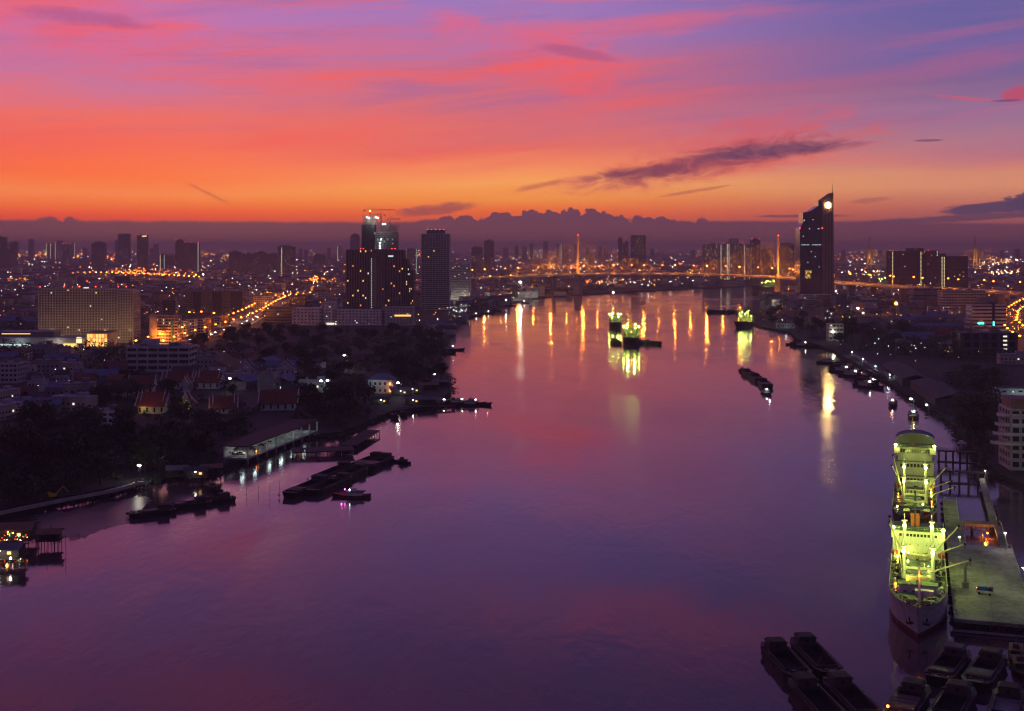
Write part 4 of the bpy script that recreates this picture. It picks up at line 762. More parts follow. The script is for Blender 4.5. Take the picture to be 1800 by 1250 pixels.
def cargo_ship(label, loc, rz, sc=1.0, L=1.0, hullm='hull_grey', posts=((33, 17), (60, 19)), sup=67.7, tiers=1, booms=True, paint='ship_white', power=1500, canopy=False, funnelm='orange_paint', cat='cargo ship', detail=True, orange=True, deckm='deck_green'):
    o = thing('cargo_ship', label, cat, loc, rz); o.scale = (sc, sc, sc); st = [(u*L if u > 26 else u, a, b, z) for u, a, b, z in ST]
    loft(st, (.14, .3, .55, .8, 1)).build('hull', hullm, o); loft([(u+.02, a, b, z) for u, a, b, z in st], (-1, -.4, 0, .14), 5).build('boot_topping', 'hull_red', o)
    deckplate(st, 7.4, 0, 18).build('forecastle_deck', deckm, o); deckplate(st, 5.6, 18, 200).build('main_deck', deckm, o)
    MB().box(0, 18.2, 5.6, 13.6, .3, 1.8).build('forecastle_bulkhead', paint, o)
    rail([(s_[1]*-1+.1, s_[0]-5*max(0, 1-s_[0]/12), s_[3]) for s_ in st], 1.0).build('railing', paint, o, 'stuff'); rail([(s_[1]-.1, s_[0]-5*max(0, 1-s_[0]/12), s_[3]) for s_ in st], 1.0).build('railing', paint, o, 'stuff')
    # forecastle machinery
    if detail:
        for s in (-1, 1):
            w_ = MB().tube((s*1.0, 5.5, 8.2), (s*3.2, 5.5, 8.2), .75, n=10).tube((s*.8, 5.5, 8.2), (s*1.0, 5.5, 8.2), 1.0, n=10).box(s*2.1, 5.5, 7.4, 2.6, 1.5, .5).build('windlass', 'dark_steel', o)
            MB().tube((s*1.6, 5, 8), (s*2.4, -.6, 7.6), .14).build('anchor_chain', 'dark_steel', o)
            an = MB().tube((s*2.35, -.6, 5.6), (s*2.0, -.2, 3.6), .2).tube((s*1.2, .3, 3.9), (s*2.9, .6, 3.7), .25).tube((s*2.9, .6, 3.7), (s*3.1, .5, 4.8), .18, .05).tube((s*1.2, .3, 3.9), (s*1.4, -.2, 5.0), .18, .05); an.build('anchor', 'rubber', o)
            for u in (2, 8, 11, 15): MB().tube((s*(1.4+u*.3), u, 7.4), (s*(1.4+u*.3), u, 8.1), .22).tube((s*(1.4+u*.3), u+.7, 7.4), (s*(1.4+u*.3), u+.7, 8.1), .22).build('bollard', 'rubber', o)
            for u in range(24, int(sup)-2, 6): MB().box(s*6.6, u, 5.6, .7, 1.4, 1.1).build('deck_box', R.choice(('ship_white', 'rust_roof', 'yellow_paint', 'steel')), o)
            for i in range(4): MB().tube((s*(5.6+i % 2*.9), 20+i*2.1, 5.6), (s*(5.6+i % 2*.9), 20+i*2.1, 7.0), .35).ball(s*(5.6+i % 2*.9), 20+i*2.1, 7.1, .5).build('vent', paint, o)
        m = MB()
        for i in range(26): m.box(R.uniform(-4.5, 4.5), R.uniform(1.5, 13), 7.4, R.uniform(.3, 1.2), R.uniform(.3, 1.2), R.uniform(.3, 1.1))
        m.build('mooring_gear', 'dark_steel', o, 'stuff')
    MB().box(0, 21, 5.6, 10.4, 3.6, 3.7).build('mast_house', paint, o); MB().box(0, 21, 9.3, 10.9, 4.1, .2).build('house_roof', deckm, o); MB().box(1.6, 16.2, 7.4, 5, 2.2, 1.5).build('locker', paint, o)
    for x in (-3.6, -1.2, 1.2, 3.6): MB().box(x, 19.17, 6.2, .8, .08, 1.6).build('door', 'steel', o)
    # deck gear: pipes, lockers, drums, coils
    for gm_, n_g in (('steel', 46), ('dark_steel', 60), ('rust_roof', 22), ('cream_paint', 26)):
        m = MB()
        for i in range(n_g if detail else n_g//2):
            x = R.choice((-1, 1))*R.uniform(4.9, 7.5) if R.random() < .75 else R.uniform(-5, 5); u = R.uniform(19, sup-1); zb = 5.6 if abs(x) > 4.9 else 7.45
            if R.random() < .5: m.box(x, u, zb, R.uniform(.3, 1.1), R.uniform(.3, 1.6), R.uniform(.3, 1.3), R.random())
            elif R.random() < .5: m.tube((x, u, zb), (x, u, zb+R.uniform(.6, 2.2)), R.uniform(.08, .3))
            else: m.tube((x, u, zb+.4), (x, min(sup-1, u+R.uniform(2, 7)), zb+.4), .12, n=5)
        m.build('deck_gear', gm_, o, 'stuff')
    # foremast
    fm = MB().tube((.3, 8.6, 7.4), (.3, 8.6, 17.5), .38, .2, 8).tube((-1.4, 8.6, 14), (2, 8.6, 14), .1).build('foremast', paint, o)
    if orange: MB().ball(.3, 7.9, 14.9, .34).build('mast_lamp', 'lamp_orange', fm); lamp_and_fill_light((.3, 7.3, 15), 420, ORANGE, .2, o)
    # hatches between the posts
    hs = [24.6]+[p[0]*1.0 for p in posts]+[sup-1]; hs = sorted(hs)
    for a, b in zip(hs, hs[1:]):
        if b-a < 7: continue
        a += 2.2; b -= 2.2; hc = MB().box(0, (a+b)/2, 5.6, 9.6, b-a, 1.5).build('hatch_coaming', 'steel', o); n = max(2, int((b-a)/3))
        for i in range(n): MB().box(0, a+(i+.5)*(b-a)/n, 7.1, 9.9, (b-a)/n*.94, .35).build('hatch_cover', deckm if i % 2 else 'steel', hc)
    for n_, (u, zt) in enumerate(posts):
        for s in (-1, 1):
            x = s*4.1; p = MB().tube((x, u, 5.6), (x, u, zt), .62, .5, 10).box(x, u, zt, 1.7, 1.7, .25).box(x, u, zt*.6, 1.5, 1.5, .2).tube((x, u, zt), (x, u, zt+2.4), .12).build('derrick_post', paint, o)
            MB().box(x, u-1.1, 5.6, 1.9, 1.4, 1.4).tube((x-.7, u-1.1, 7.4), (x+.7, u-1.1, 7.4), .5).build('winch', 'dark_steel', o)
            MB().ball(x, u-.75, zt*.93, .5).build('floodlight', 'lamp_green', p)
        MB().box(0, u, zt*.62, 8.2, .5, .6).build('crosstree', paint, o); MB().box(0, u, 5.6, 7, 2.6, 3).build('winch_house', 'cream_paint', o)
        for x, pw in ((-4.1, 1), (4.1, .9)): lamp_and_fill_light((x*.8, u-4.2, zt*.97), power*pw*1.1, GREEN, .3, o)
    if booms:
        (u1, z1), (u2, z2) = posts[0], posts[-1]
        for a, b in [((4.4, u1, 10.3), (14.3, u1-2, 14.8)), ((4.4, u2, 9), (12, u2-2, 18.8)), ((4.4, u2-.5, 8.8), (13.8, u2-2, 13.3)), ((-4.4, u1, 10.6), (-8, u1, 25.5)), ((-4.4, u2, 9), (-8.8, u2, 18)), ((-4.2, u1-.6, 9), (-4.6, u1-9, 17))]:
            bo = MB().tube(a, b, .26, .18, 8).build('boom', 'cream_paint', o); e = Vector(b)
            MB().ball(*b, .45).tube(e, e-Vector((0, 0, 1.6)), .12).build('cargo_block', 'rubber', bo)
            pu = u1 if abs(a[1]-u1) < 1.5 else u2; pz = z1 if pu == u1 else z2
            MB().tube(b, (4.1*(1 if a[0] > 0 else -1), pu, pz), .04, n=4).build('topping_wire', 'steel', bo)
    rg = MB(); (ua, za), (ub, zb_) = posts[0], posts[-1]
    for s in (-1, 1):
        rg.tube((.3, 8.6, 17.3), (s*4.1, ua, za+2), .035, n=4).tube((s*4.1, ua, za+2), (s*4.1, ub, zb_+2), .035, n=4).tube((.3, 8.6, 17.2), (s*1.5, -3.6, 9.6), .035, n=4).tube((s*4.1, ua, za), (s*7.9, ua+5, 7.4), .035, n=4).tube((s*4.1, ub, zb_), (s*7.9, ub-6, 7.4), .035, n=4).tube((s*4.1, ua, za), (s*7.9, ua-5, 7.4), .035, n=4)
    rg.build('rigging', 'dark_steel', o, 'stuff')
    # superstructure
    hgt = 8.6 if tiers == 1 else 5.6; z = 5.6; sw = 15.6
    for t_ in range(tiers):
        bk = MB().box(0, sup+6+t_*.5, z, sw-t_*1.0, 12-t_*.9, hgt).build('deckhouse', paint, o); zz = z+hgt
        MB().box(0, sup+6+t_*.5, zz, sw+.5-t_*.8, 12.8-t_*.9, .22).build('deck_edge', deckm, o)
        f = sup+t_*.95-.03
        nwin = 11 if t_ == tiers-1 else 9
        for i in range(nwin): MB().box(-5.4+10.8*i/(nwin-1), f, zz-1.75-(.5 if tiers == 3 else 0), .78 if tiers < 3 else .95, .1, .85 if tiers < 3 else 1.35).build('window', 'dark_glass', bk)
        if tiers == 1:
            for j in (1.6, 4.3):
                for i in range(5): MB().tube((-5+i*2.5, f+.02, z+j), (-5+i*2.5, f-.05, z+j), .2, n=8).build('porthole', 'dark_glass', bk)
        rail([(-sw/2, sup+11, zz+.2), (-sw/2, sup+.1, zz+.2), (sw/2, sup+.1, zz+.2), (sw/2, sup+11, zz+.2)], 1.1).build('railing', paint, o, 'stuff'); z = zz+.22
    for s in (-1, 1):
        MB().box(s*7.0, sup+1.2, z-2.6, 2.4, 2.2, 2.4).build('bridge_wing', paint, o); MB().ball(s*7.6, sup-1.4, z+.9, .55).tube((s*7.6, sup-1.2, z-.2), (s*7.6, sup-1.3, z+.6), .08).build('floodlight', 'lamp_green', o); lamp_and_fill_light((s*7.6, sup-4.6, z+1.4), power*(.85 if tiers == 1 else .22), GREEN, .3, o)
        lb = MB().ball(s*7.0, sup-5.5, 8.2, 1.15, 8, 6, .9); lo_ = lb.build('lifeboat', 'orange_paint', o); lo_.scale = (1, 1, 1); MB().box(s*7, sup-7.2, 5.6, .3, .3, 4.2).box(s*7, sup-3.8, 5.6, .3, .3, 4.2).build('davit', paint, o)
    fu = MB().box(-.9, sup+8.5, z, 2.8, 3, 4.2).build('funnel', funnelm, o); MB().box(-.9, sup+8.5, z+4.2, 3, 3.2, .5).build('funnel_cap', 'rubber', o)
    MB().tube((-.9, sup+5, z), (-.9, sup+5, z+12), .32, .16, 8).tube((-3.4, sup+5, z+8), (1.6, sup+5, z+8), .1).tube((-2.6, sup+5, z+10), (.8, sup+5, z+10), .08).build('radar_mast', 'dark_steel' if tiers == 1 else 'yellow_paint', o)
    MB().box(-.9, sup+4.4, z+8.2, 2.4, .3, .3).build('radar', paint, o)
    if detail:
        for i in range(9):
            x, u = R.choice((-6.2, 6.2, -3, 3)), 20+i*(sup-22)/8; MB().box(x, u, 7.6, .35, .35, .3).tube((x, u, 5.6), (x, u, 7.6), .06).build('deck_lamp', R.choice(('lamp_green', 'lamp_green', 'lamp_orange')), o); lamp_and_fill_light((x, u-.6, 8.4), 110, R.choice((GREEN, GREEN, (1, .6, .1))), .15, o)  # small lamps added along the deck to make hotspots
    if canopy:
        m = MB(); n = 8
        for i in range(n):
            a0, a1 = math.pi*i/n, math.pi*(i+1)/n; p0, p1 = (-math.cos(a0)*7.8, math.sin(a0)*3.0), (-math.cos(a1)*7.8, math.sin(a1)*3.0)
            m.poly([(p0[0], sup+3, z+2.6+p0[1]), (p1[0], sup+3, z+2.6+p1[1]), (p1[0], sup+14, z+2.6+p1[1]), (p0[0], sup+14, z+2.6+p0[1]), (p0[0], sup+3, z+2.4+p0[1]), (p1[0], sup+3, z+2.4+p1[1]), (p1[0], sup+14, z+2.4+p1[1]), (p0[0], sup+14, z+2.4+p0[1])], (0, 1, 2, 3), (7, 6, 5, 4), (4, 5, 1, 0), (3, 2, 6, 7))
        m.build('canopy', 'blue_roof', o); MB().poly([(-math.cos(math.pi*i/10)*7.6, sup+3.4, z+1.2+math.sin(math.pi*i/10)*4.1) for i in range(11)]+[(-math.cos(math.pi*i/10)*7.6, sup+3.7, z+1.2+math.sin(math.pi*i/10)*4.1) for i in range(11)], tuple(range(11)), tuple(range(21, 10, -1)), (10, 0, 11, 21)).build('canopy_front', 'dark_wall', o)
        for x in (-7, 7):
            for u in (4, 13): MB().box(x, sup+u, z, .25, .25, 2.9).build('canopy_post', paint, o)
    return o
S_TH = math.atan(713/2200); O1 = Vector((109.45, 337.23, 0)); SR = -S_TH
def SL(v, u, z=0.0):
    c, s = math.cos(S_TH), math.sin(S_TH); return Vector((O1.x+v*c+u*s, O1.y-v*s+u*c, z))
cargo_ship('white-decked cargo ship with grey bow and orange mast lamp, nearest at the quay', SL(0, 0), SR, power=2300)
cargo_ship('second cargo ship moored behind the nearest one, with blue canopy and yellow mast', SL(-1.2, 113), SR, L=1.14, posts=((36, 17), (58, 19)), sup=74, tiers=3, canopy=True, paint='pale_wall', funnelm='red_paint', power=1900, hullm='hull_dark', orange=False)
for i, (v, u, m) in enumerate([(-6.5, 150, 'red_paint'), (-6.8, 158, 'red_paint'), (-4, 124, 'orange_paint'), (3, 125, 'red_paint')]):
    b_ = MB().box(0, 0, 0, 2.2, 5.6, 2.4)
    for j in range(9): b_.box(0, -2.5+j*.62, .1, 2.28, .2, 2.2)
    ob = b_.build('freight_box', m); ob.location = SL(v, u, 5.6 if i < 2 else 7.4); ob.rotation_euler = (0, 0, SR); tag(ob, ['red ribbed freight box on the port deck of the second ship', 'red ribbed freight box just behind another on the second ship', 'orange freight box on the bow of the second ship', 'red freight box on the bow of the second ship'][i], 'freight box')
# ------------------------------------------------------------------ the quay beside the ships
DZ = 3.5
qd = thing('concrete_quay', 'wide concrete quay on piles right of the lit cargo ships', 'quay', SL(0, 0), SR)
def qbox(v0, v1, u0, u1, z0, z1, name='deck_slab', m='dock_concrete'): return MB().box((v0+v1)/2, (u0+u1)/2, z0, v1-v0, u1-u0, z1-z0).build(name, m, qd)
for i in range(7):                                       # cast slabs with open joints
    for j in range(2): qbox(9.4+j*10.4, 19.75+j*10.4, 9.4+i*13, 22.34+i*13, DZ-1+R.random()*.02, DZ+R.random()*.03)
qbox(9.4, 15.6, 100.5, 137, DZ-1, DZ+.01); qbox(9.4, 28, 137.1, 142.6, DZ-1, DZ+.02); qbox(9.4, 14.6, 142.7, 182, DZ-1, DZ); qbox(26.6, 29, 100.5, 137, DZ-1, DZ+.01, 'walkway'); qbox(25.6, 28, 142.7, 236, DZ-1, DZ+.01, 'walkway'); qbox(15.7, 26.5, 100.5, 102, DZ-1, DZ, 'edge_beam')
for u in range(12, 182, 8):
    for v in (10, 19, 29):
        if (u > 100 and v == 19 and not 136 < u < 143): continue
        MB().tube((v, u, -3), (v, u, DZ-1), .5, n=8).build('pile', 'dark_steel', qd)
for u in range(14, 180, 11): MB().tube((9.1, u-.7, 2.2), (9.1, u+.7, 2.2), .7, n=10).build('fender', 'rubber', qd); MB().tube((10.2, u+3, DZ), (10.2, u+3, DZ+.55), .28, .34, 8).build('bollard', 'yellow_paint', qd)
tr = MB()
for i in range(13):
    v = 10+i*1.6; tr.tube((v, 9.2, .6), (v+1.6, 9.2, 2.5), .13, n=4).tube((v+1.6, 9.2, .6), (v, 9.2, 2.5), .13, n=4)
tr.tube((9.6, 9.2, .6), (30.4, 9.2, .6), .2).build('bracing', 'dark_steel', qd); qbox(9, 31, 8.5, 9.3, .2, .75, 'fender_beam', 'concrete')
tr = MB()
for i in range(8): v = 16+i*1.3; tr.tube((v, 136.9, .8), (v+.65, 136.9, 2.5), .15, n=4).tube((v+1.3, 136.9, .8), (v+.65, 136.9, 2.5), .15, n=4)
tr.build('bracing', 'rust_roof', qd); MB().tube((22, 103, 1.5), (22, 136, 1.5), .3).build('cross_tie', 'dark_steel', qd)
rail([(30.1, 9.5, DZ), (30.1, 100, DZ), (28.9, 101, DZ), (28.9, 137, DZ), (27.9, 143, DZ), (27.9, 236, DZ)], 1.2, 2.2).build('railing', 'cream_paint', qd, 'stuff')
rail([(15.6, 100.6, DZ), (15.6, 137, DZ)], 1, 2).build('railing', 'cream_paint', qd, 'stuff'); rail([(14.6, 143, DZ), (14.6, 182, DZ)], 1, 2).build('railing', 'cream_paint', qd, 'stuff')
for u0, v1, lb in ((239, 30, 'nearer of two timber trestle footbridges behind the second ship'), (297, 27, 'farther of two timber trestle footbridges behind the second ship')):
    t_ = thing('trestle_footbridge', lb, 'footbridge', SL(0, u0), SR); MB().box((9+v1)/2, 0, 5.2, v1-9, 3.2, .5).build('deck', 'dark_steel', t_); MB().box((9+v1)/2, 0, -.1, v1-9, 2.6, .5).build('tie_beam', 'dark_steel', t_)
    for i in range(6):
        v = 9.8+i*(v1-10.6)/5
        for s in (-1, 1): MB().tube((v, s*1.1, -3), (v, s*1.1, 5.2), .45).build('pile', 'dark_steel', t_)
    for s in (-1, 1): rail([(9, s*1.5, 5.7), (v1, s*1.5, 5.7)], 1.1, 1.5).build('railing', 'dark_steel', t_, 'stuff')
def quay_lamp(v, u, h, m, c, pw, lb, z=DZ):
    o = thing('quay_lamp', lb, 'lamp', SL(v, u, z), SR); MB().tube((0, 0, 0), (0, 0, h), .1, .07).build('pole', 'steel', o); MB().box(-.2, 0, h, .6, .3, .14).build('lamp_head', m, o); lamp_and_fill_light((-.4, -.2, h-.4), pw, c, .25, o)
quay_lamp(28, 96, 6, 'lamp_white', (1, .95, .8), 700, 'lamp washing white light over the quay near the orange basin'); quay_lamp(29.5, 40, 8, 'lamp_green', (.8, 1, .35), 600, 'lamp on the right edge of the quay beside the railing')
quay_lamp(12.5, 62, 11, 'lamp_green', (.8, 1, .25), 650, 'added lamp post greening the ship side of the quay'); quay_lamp(28.2, 232, 4, 'lamp_white', WHITE, 420, 'white lamp where the walkway meets the shore below the terraced hotel')  # ship-side lamp post is added to wash the quay green
ol = thing('under_quay_lamp', 'orange lamp fixed under the quay edge above the basin', 'lamp', SL(24, 131, 1.3), SR); MB().box(0, 0, .6, .5, .5, .3).build('housing', 'steel', ol); MB().ball(0, 0, .4, .28).build('bulb', 'lamp_orange', ol); lamp_and_fill_light((-1, -3, .6), 4200, ORANGE, .3, ol)
tk = thing('pickup_truck', 'small truck with blue tarpaulin parked alone on the quay', 'truck', SL(18.6, 37.5, DZ+.03), SR+rad(-12)); MB().box(0, 0, .6, 4.6, 1.9, .7).build('bed', 'pale_wall', tk); MB().prism([(-2.2, -.9), (.9, -.9), (.9, .9), (-2.2, .9)], 1.3, 2.2, [(-2.0, -.7), (.7, -.7), (.7, .7), (-2.0, .7)]).build('tarpaulin', 'blue_tarp', tk); MB().box(1.7, 0, 1.3, 1.2, 1.7, .9).build('cab', 'dark_glass', tk)
for x in (-1.4, 1.5):
    for y in (-.9, .9): MB().tube((x, y-.15, .4), (x, y+.15, .4), .4, n=8).build('wheel', 'rubber', tk)
MB().ball(-2.4, 1.2, 1.4, .14).build('marker_lamp', 'lamp_amber', tk)
dr = MB().box(0, 0, 0, 1.6, 1.6, 1.6).box(0, 0, 1.6, .6, .6, 4.6).tube((0, 0, 6), (0, -2.5, 8), .2).build('hose_crane', 'steel'); dr.location = SL(13.4, 44, DZ); tag(dr, 'thin dark hose crane post on the quay beside the nearest ship', 'hose crane')
for a, b, lb in ((SL(5.6, 4, 8.6), SL(11, 12, DZ+.5), 'short bow mooring line from the nearest ship to the quay'), (SL(2.8, -1, 8.8), SL(24, 9.6, DZ+.3), 'long bow mooring line slanting across the quay front')):
    m = MB(); pv = None
    for i in range(13): f = i/12; p = a.lerp(b, f)-Vector((0, 0, 2.2*math.sin(math.pi*f))); m.tube(pv, p, .06, n=4) if pv is not None else None; pv = p
    tag(m.build('mooring_line', 'rope'), lb, 'rope')
# ------------------------------------------------------------------ barges and boats
def barge(label, loc, rz, L=26, Wd=7.5, h=1.9, cabin=True, group=None, cargo='coal', fill=.25, cat='barge', lamp=None):
    o = thing('barge', label, cat, loc, rz, group); a, b = Wd/2, L/2
    out = [(-a, -b+3), (-a*.7, -b), (a*.7, -b), (a, -b+3), (a, b-3), (a*.7, b), (-a*.7, b), (-a, b-3)]; low_ = [(x*.86, y*.93) for x, y in out]
    i0, i1 = -b+4, b-(7 if cabin else 4); inn = [(-a+.9, i0+.5), (-a+1.4, i0), (a-1.4, i0), (a-.9, i0+.5), (a-.9, i1-.5), (a-1.4, i1), (-a+1.4, i1), (-a+.9, i1-.5)]
    m = MB(); n = 8; sh = [.55, .7, .7, .55, .1, .5, .5, .1]
    m.poly([(x, y, -.6) for x, y in low_]+[(x, y, h+s) for (x, y), s in zip(out, sh)]+[(x, y, h+s*.5) for (x, y), s in zip(inn, sh)]+[(x, y, .5) for x, y in inn], *[(i, (i+1) % n, n+(i+1) % n, n+i) for i in range(n)], *[(n+i, n+(i+1) % n, 2*n+(i+1) % n, 2*n+i) for i in range(n)], *[(2*n+i, 2*n+(i+1) % n, 3*n+(i+1) % n, 3*n+i) for i in range(n)], tuple(range(3*n, 4*n)))
    m.build('hull', 'hull_dark', o)
    for s in (-1, 1): MB().box(s*(a-.95), (i0+i1)/2, h+.1, .16, i1-i0, .75).build('coaming', 'dark_steel', o)
    for y in (i0, i1): MB().box(0, y, h+.25, Wd-1.9, .16, .65).build('coaming', 'dark_steel', o)
    MB().box(0, (i0+i1)/2, .52, Wd-2.2, i1-i0-1, fill).build('cargo', cargo, o)
    for s in (-1, 1):
        for y in (-b+1.5, b-1.5): MB().tube((s*a*.5, y, h+.3), (s*a*.5, y, h+1.1), .18).build('bollard', 'rubber', o)
        for y in (-.5, -.1, .3): MB().tube((s*(a+.12), y*L, 1.2), (s*(a+.3), y*L, 1.2), .5, n=8).build('tyre_fender', 'rubber', o)
    cm = R.choice(('dark_steel', 'old_wood', 'hull_red')); m = MB()
    for i in range(14): m.box(R.uniform(-a+.4, a-.4), R.choice((R.uniform(-b+1, i0-.3), R.uniform(i1+.3, b-1))), h+.25, R.uniform(.3, 1.1), R.uniform(.3, 1.4), R.uniform(.15, .6), R.random())
    for i in range(6): m.tube((R.choice((-1, 1))*(a-.4), R.uniform(-b+3, b-4), h+.35), (R.choice((-1, 1))*(a-.5), R.uniform(-b+3, b-4), h+.4), .05, n=4) if R.random() < .4 else m.box(R.choice((-1, 1))*(a-.45), R.uniform(i0, i1), h+.2, .35, R.uniform(.5, 3), .2)
    m.build('clutter', cm, o, 'stuff')
    if R.random() < .45:
        n_b = R.randint(3, 8)
        for i in range(n_b): MB().box(0, i0+1+i*1.15, h+.86, Wd-1.7, 1.05, .09, R.uniform(-.03, .03)).build('hatch_board', R.choice(('old_wood', 'dark_steel', 'hull_red')), o)
    if cabin:
        MB().box(0, b-4.6, h+.3, Wd*.62, 3.6, 1.7).build('cabin', 'old_wood', o); rf = MB().prism([(-Wd*.36, b-6.8), (Wd*.36, b-6.8), (Wd*.36, b-2.4), (-Wd*.36, b-2.4)], h+2, h+2.5, [(-Wd*.26, b-6.6), (Wd*.26, b-6.6), (Wd*.26, b-2.6), (-Wd*.26, b-2.6)]); rf.build('cabin_roof', R.choice(('dark_roof', 'old_wood', 'black_roof')), o)
        MB().box(0, b-6.43, h+.9, .9, .08, .8).build('cabin_window', 'dark_glass', o)
    if lamp: MB().ball(-Wd*.3, -b+2, h+1.7, .3).build('deck_lamp', lamp[0], o); lamp_and_fill_light((-Wd*.3, -b+1.6, h+1.9), lamp[1], lamp[2], .2, o)
    return o
GA = 'dark hopper barges rafted at the lower right'
barge('empty dark barge at the far left of the four-barge raft in the foreground', (68.6, 314, 0), rad(4), 26, 7.4); barge('empty dark barge at the far right of the four-barge raft', (77, 317, 0), rad(3), 28, 7.4); barge('barge with worn cabin top in the near left of the four-barge raft', (69.8, 286, 0), rad(5), 27, 7.4); barge('barge in the near right of the four-barge raft', (78.2, 287, 0), rad(4), 27, 7.4)
BA = math.atan2(15.2, 9.1)-math.pi/2
barge('foreground barge with green lit cabin roof just below the nearest ship bow', (108.2, 310.5, 0), BA, 26, 7.4); barge('foreground barge with flat grey cabin, right neighbour of the green lit one', (116, 307, 0), BA, 26, 7.4); barge('foreground barge carrying a caged orange lamp on its end', (90, 285, 0), BA+.04, 24, 7.4, lamp=('lamp_orange', 160, ORANGE)); barge('foreground barge cut by the lower edge next to the lamp barge', (100, 284, 0), BA+.02, 24, 7.6)
barge('foreground barge with crumpled covers at the lower right corner', (112, 283, 0), BA+.1, 22, 7.4, cargo='grey_roof', fill=1.6)
LA = math.atan2(87, 35)-math.pi/2
for i, (px, py, L_, lb) in enumerate([(540, 862, 46, 'lower left barge of the raft moored off the left bank'), (580, 858, 46, 'long barge second from the left in the left bank raft'), (585, 836, 44, 'upper left barge in the middle of the left bank raft'), (612, 840, 44, 'barge in the middle right of the left bank raft'), (645, 817, 40, 'far barge at the upper end of the left bank raft'), (662, 819, 40, 'outermost far barge with a deckhouse in the left bank raft')]): barge(lb, P(px, py, 0), LA+.1, L_*.8, 8)
for i, (px, py, L_, a, lb) in enumerate([(268, 906, 26, 1.0, 'dark open barge moored left of the roofed boat by the river wall'), (330, 892, 28, 1.0, 'barge between the open barge and the roofed boat off the river wall'), (378, 884, 24, 1.0, 'barge nearest the stilt poles off the river wall')]): barge(lb, P(px, py, 0), -a, L_*.7, 6, 1.4)
GC = 'barges in the towed convoy'
for i in range(3): barge(f'{["rear", "middle", "front"][i]} barge of the towed convoy in mid river', P((1319, 1331, 1345)[i], (661, 669, 679)[i], 0), rad(3-4*i), 36, 9, 2.4, cargo='grey_roof', fill=1.6)
for i in range(4): barge(f'{["left end", "second", "third", "right end"][i]} barge of the dark line moored left of the green lit ship', P(1251+i*17, 550+i*.3, 0), rad(88), 17, 11, 4, cabin=i % 2 == 0, cargo='coal', fill=4.5)
def boat_proto(name, L, Wd, canopy='rust_roof', hullm='hull_dark', cabm='old_wood', lamp=None):
    o = thing(name, '', 'boat'); st = [(0, .2, .05, 1.9), (L*.12, Wd*.26, Wd*.16, 1.5), (L*.3, Wd*.46, Wd*.36, 1.15), (L*.6, Wd*.5, Wd*.44, 1.0), (L*.85, Wd*.46, Wd*.38, 1.1), (L, Wd*.34, Wd*.26, 1.4)]
    loft(st, (-.4, 0, .5, 1), 1.2, L*.25).build('hull', hullm, o); deckplate(st, .85, 0, 99, .06, 1.2, L*.25, 1.2).build('deck', 'wood', o)
    MB().box(0, L*.62, .85, Wd*.68, L*.34, 1.5).build('cabin', cabm, o); MB().box(0, L*.60, 2.4, Wd*.86, L*.5, .14).build('canopy', canopy, o)
    for x in (-.3, .3): MB().box(x*Wd, L*.37, .85, .1, .1, 1.55).build('canopy_post', 'steel', o); MB().box(x*Wd*.8, L*.445, 1.3, .7, .08, .6).build('cabin_window', 'dark_glass', o)
    MB().box(0, L*.55, 2.54, Wd*.4, L*.14, 1.1).build('wheelhouse', cabm, o); MB().tube((0, L*.55, 3.6), (0, L*.55, 5.6), .06).build('mast', 'steel', o)
    if lamp: MB().ball(0, L*.44, 3.1, .28).build('lamp', lamp, o)
    return o
BP = dict(a=boat_proto('wooden_boat', 14, 4), b=boat_proto('river_boat', 18, 4.6, 'grey_roof', 'hull_dark', 'pale_wall', 'lamp_white'), t=boat_proto('tug_boat', 16, 5.6, 'dark_roof', 'hull_red', 'ship_white', 'lamp_cool'), w=boat_proto('white_launch', 11, 3.8, 'ship_white', 'ship_white', 'ship_white')); PR |= set(BP.values())
def boat(kind, px, py, rz, label, sc=1.0, light=None, group=None):
    o = copy_tree(BP[kind]); o.location = P(px, py, 0); o.rotation_euler = (0, 0, rz); o.scale = (sc,)*3; tag(o, label, 'boat', group)
    if light: lamp_and_fill_light((0, 1.5, 3.8), light[0], light[1], .2, o)
    return o
tg = boat('t', 586, 873, -1.7, 'tug with pink lamp at the lower end of the left bank raft', 1.0); MB().ball(0, 5, 3.2, .3).build('pink_lamp', 'lamp_pink', tg); lamp_and_fill_light((0, 3.6, 3.2), 120, (1, .1, .6), .2, tg); boat('a', 690, 812, -2.2, 'small boat tied to the upper end of the left bank raft', .8)
boat('t', 1354, 695, .1, 'small tug with white and cyan lamps leading the towed convoy', 1.1, (500, COOL)); boat('a', 1311, 655, .2, 'small lit boat following behind the towed convoy', 1.0, (200, WHITE))
boat('w', 1686, 792, -.5, 'white cabin launch moored at the dark right bank', 1.2); boat('t', 1606, 738, -.3, 'red-hulled tug under a white lamp on the right bank', 1.25, (500, WHITE)); boat('b', 1566, 716, -.4, 'boat with two orange lit windows on the right bank', 1.2, (160, ORANGE))
for i, (px, py) in enumerate([(1416, 607), (1436, 610), (1488, 640), (1500, 648), (1512, 656), (1528, 664), (1544, 674), (1552, 684)]): boat('b' if i % 3 else 'a', px, py, rad(75)-.1*i, f'{["first", "second", "third", "fourth", "fifth", "sixth", "seventh", "eighth"][i]} dark boat down the right bank from the lit jetty, moored side on', 1.5, (120, COOL) if i in (2, 3, 4) else None, 'boats moored along the right bank')
for i, (px, py, rz) in enumerate([(806, 713, 1.3), (822, 711, 1.5), (838, 712, 1.4), (852, 712, 1.6), (862, 713, 1.5)]): boat('a' if i % 2 else 'b', px, py, rz, f'{["first", "second", "third", "fourth", "outermost"][i]} boat rafted at the end of the village jetty', 1.25, (150, ORANGE) if i == 4 else None, 'boats at the end of the village jetty')
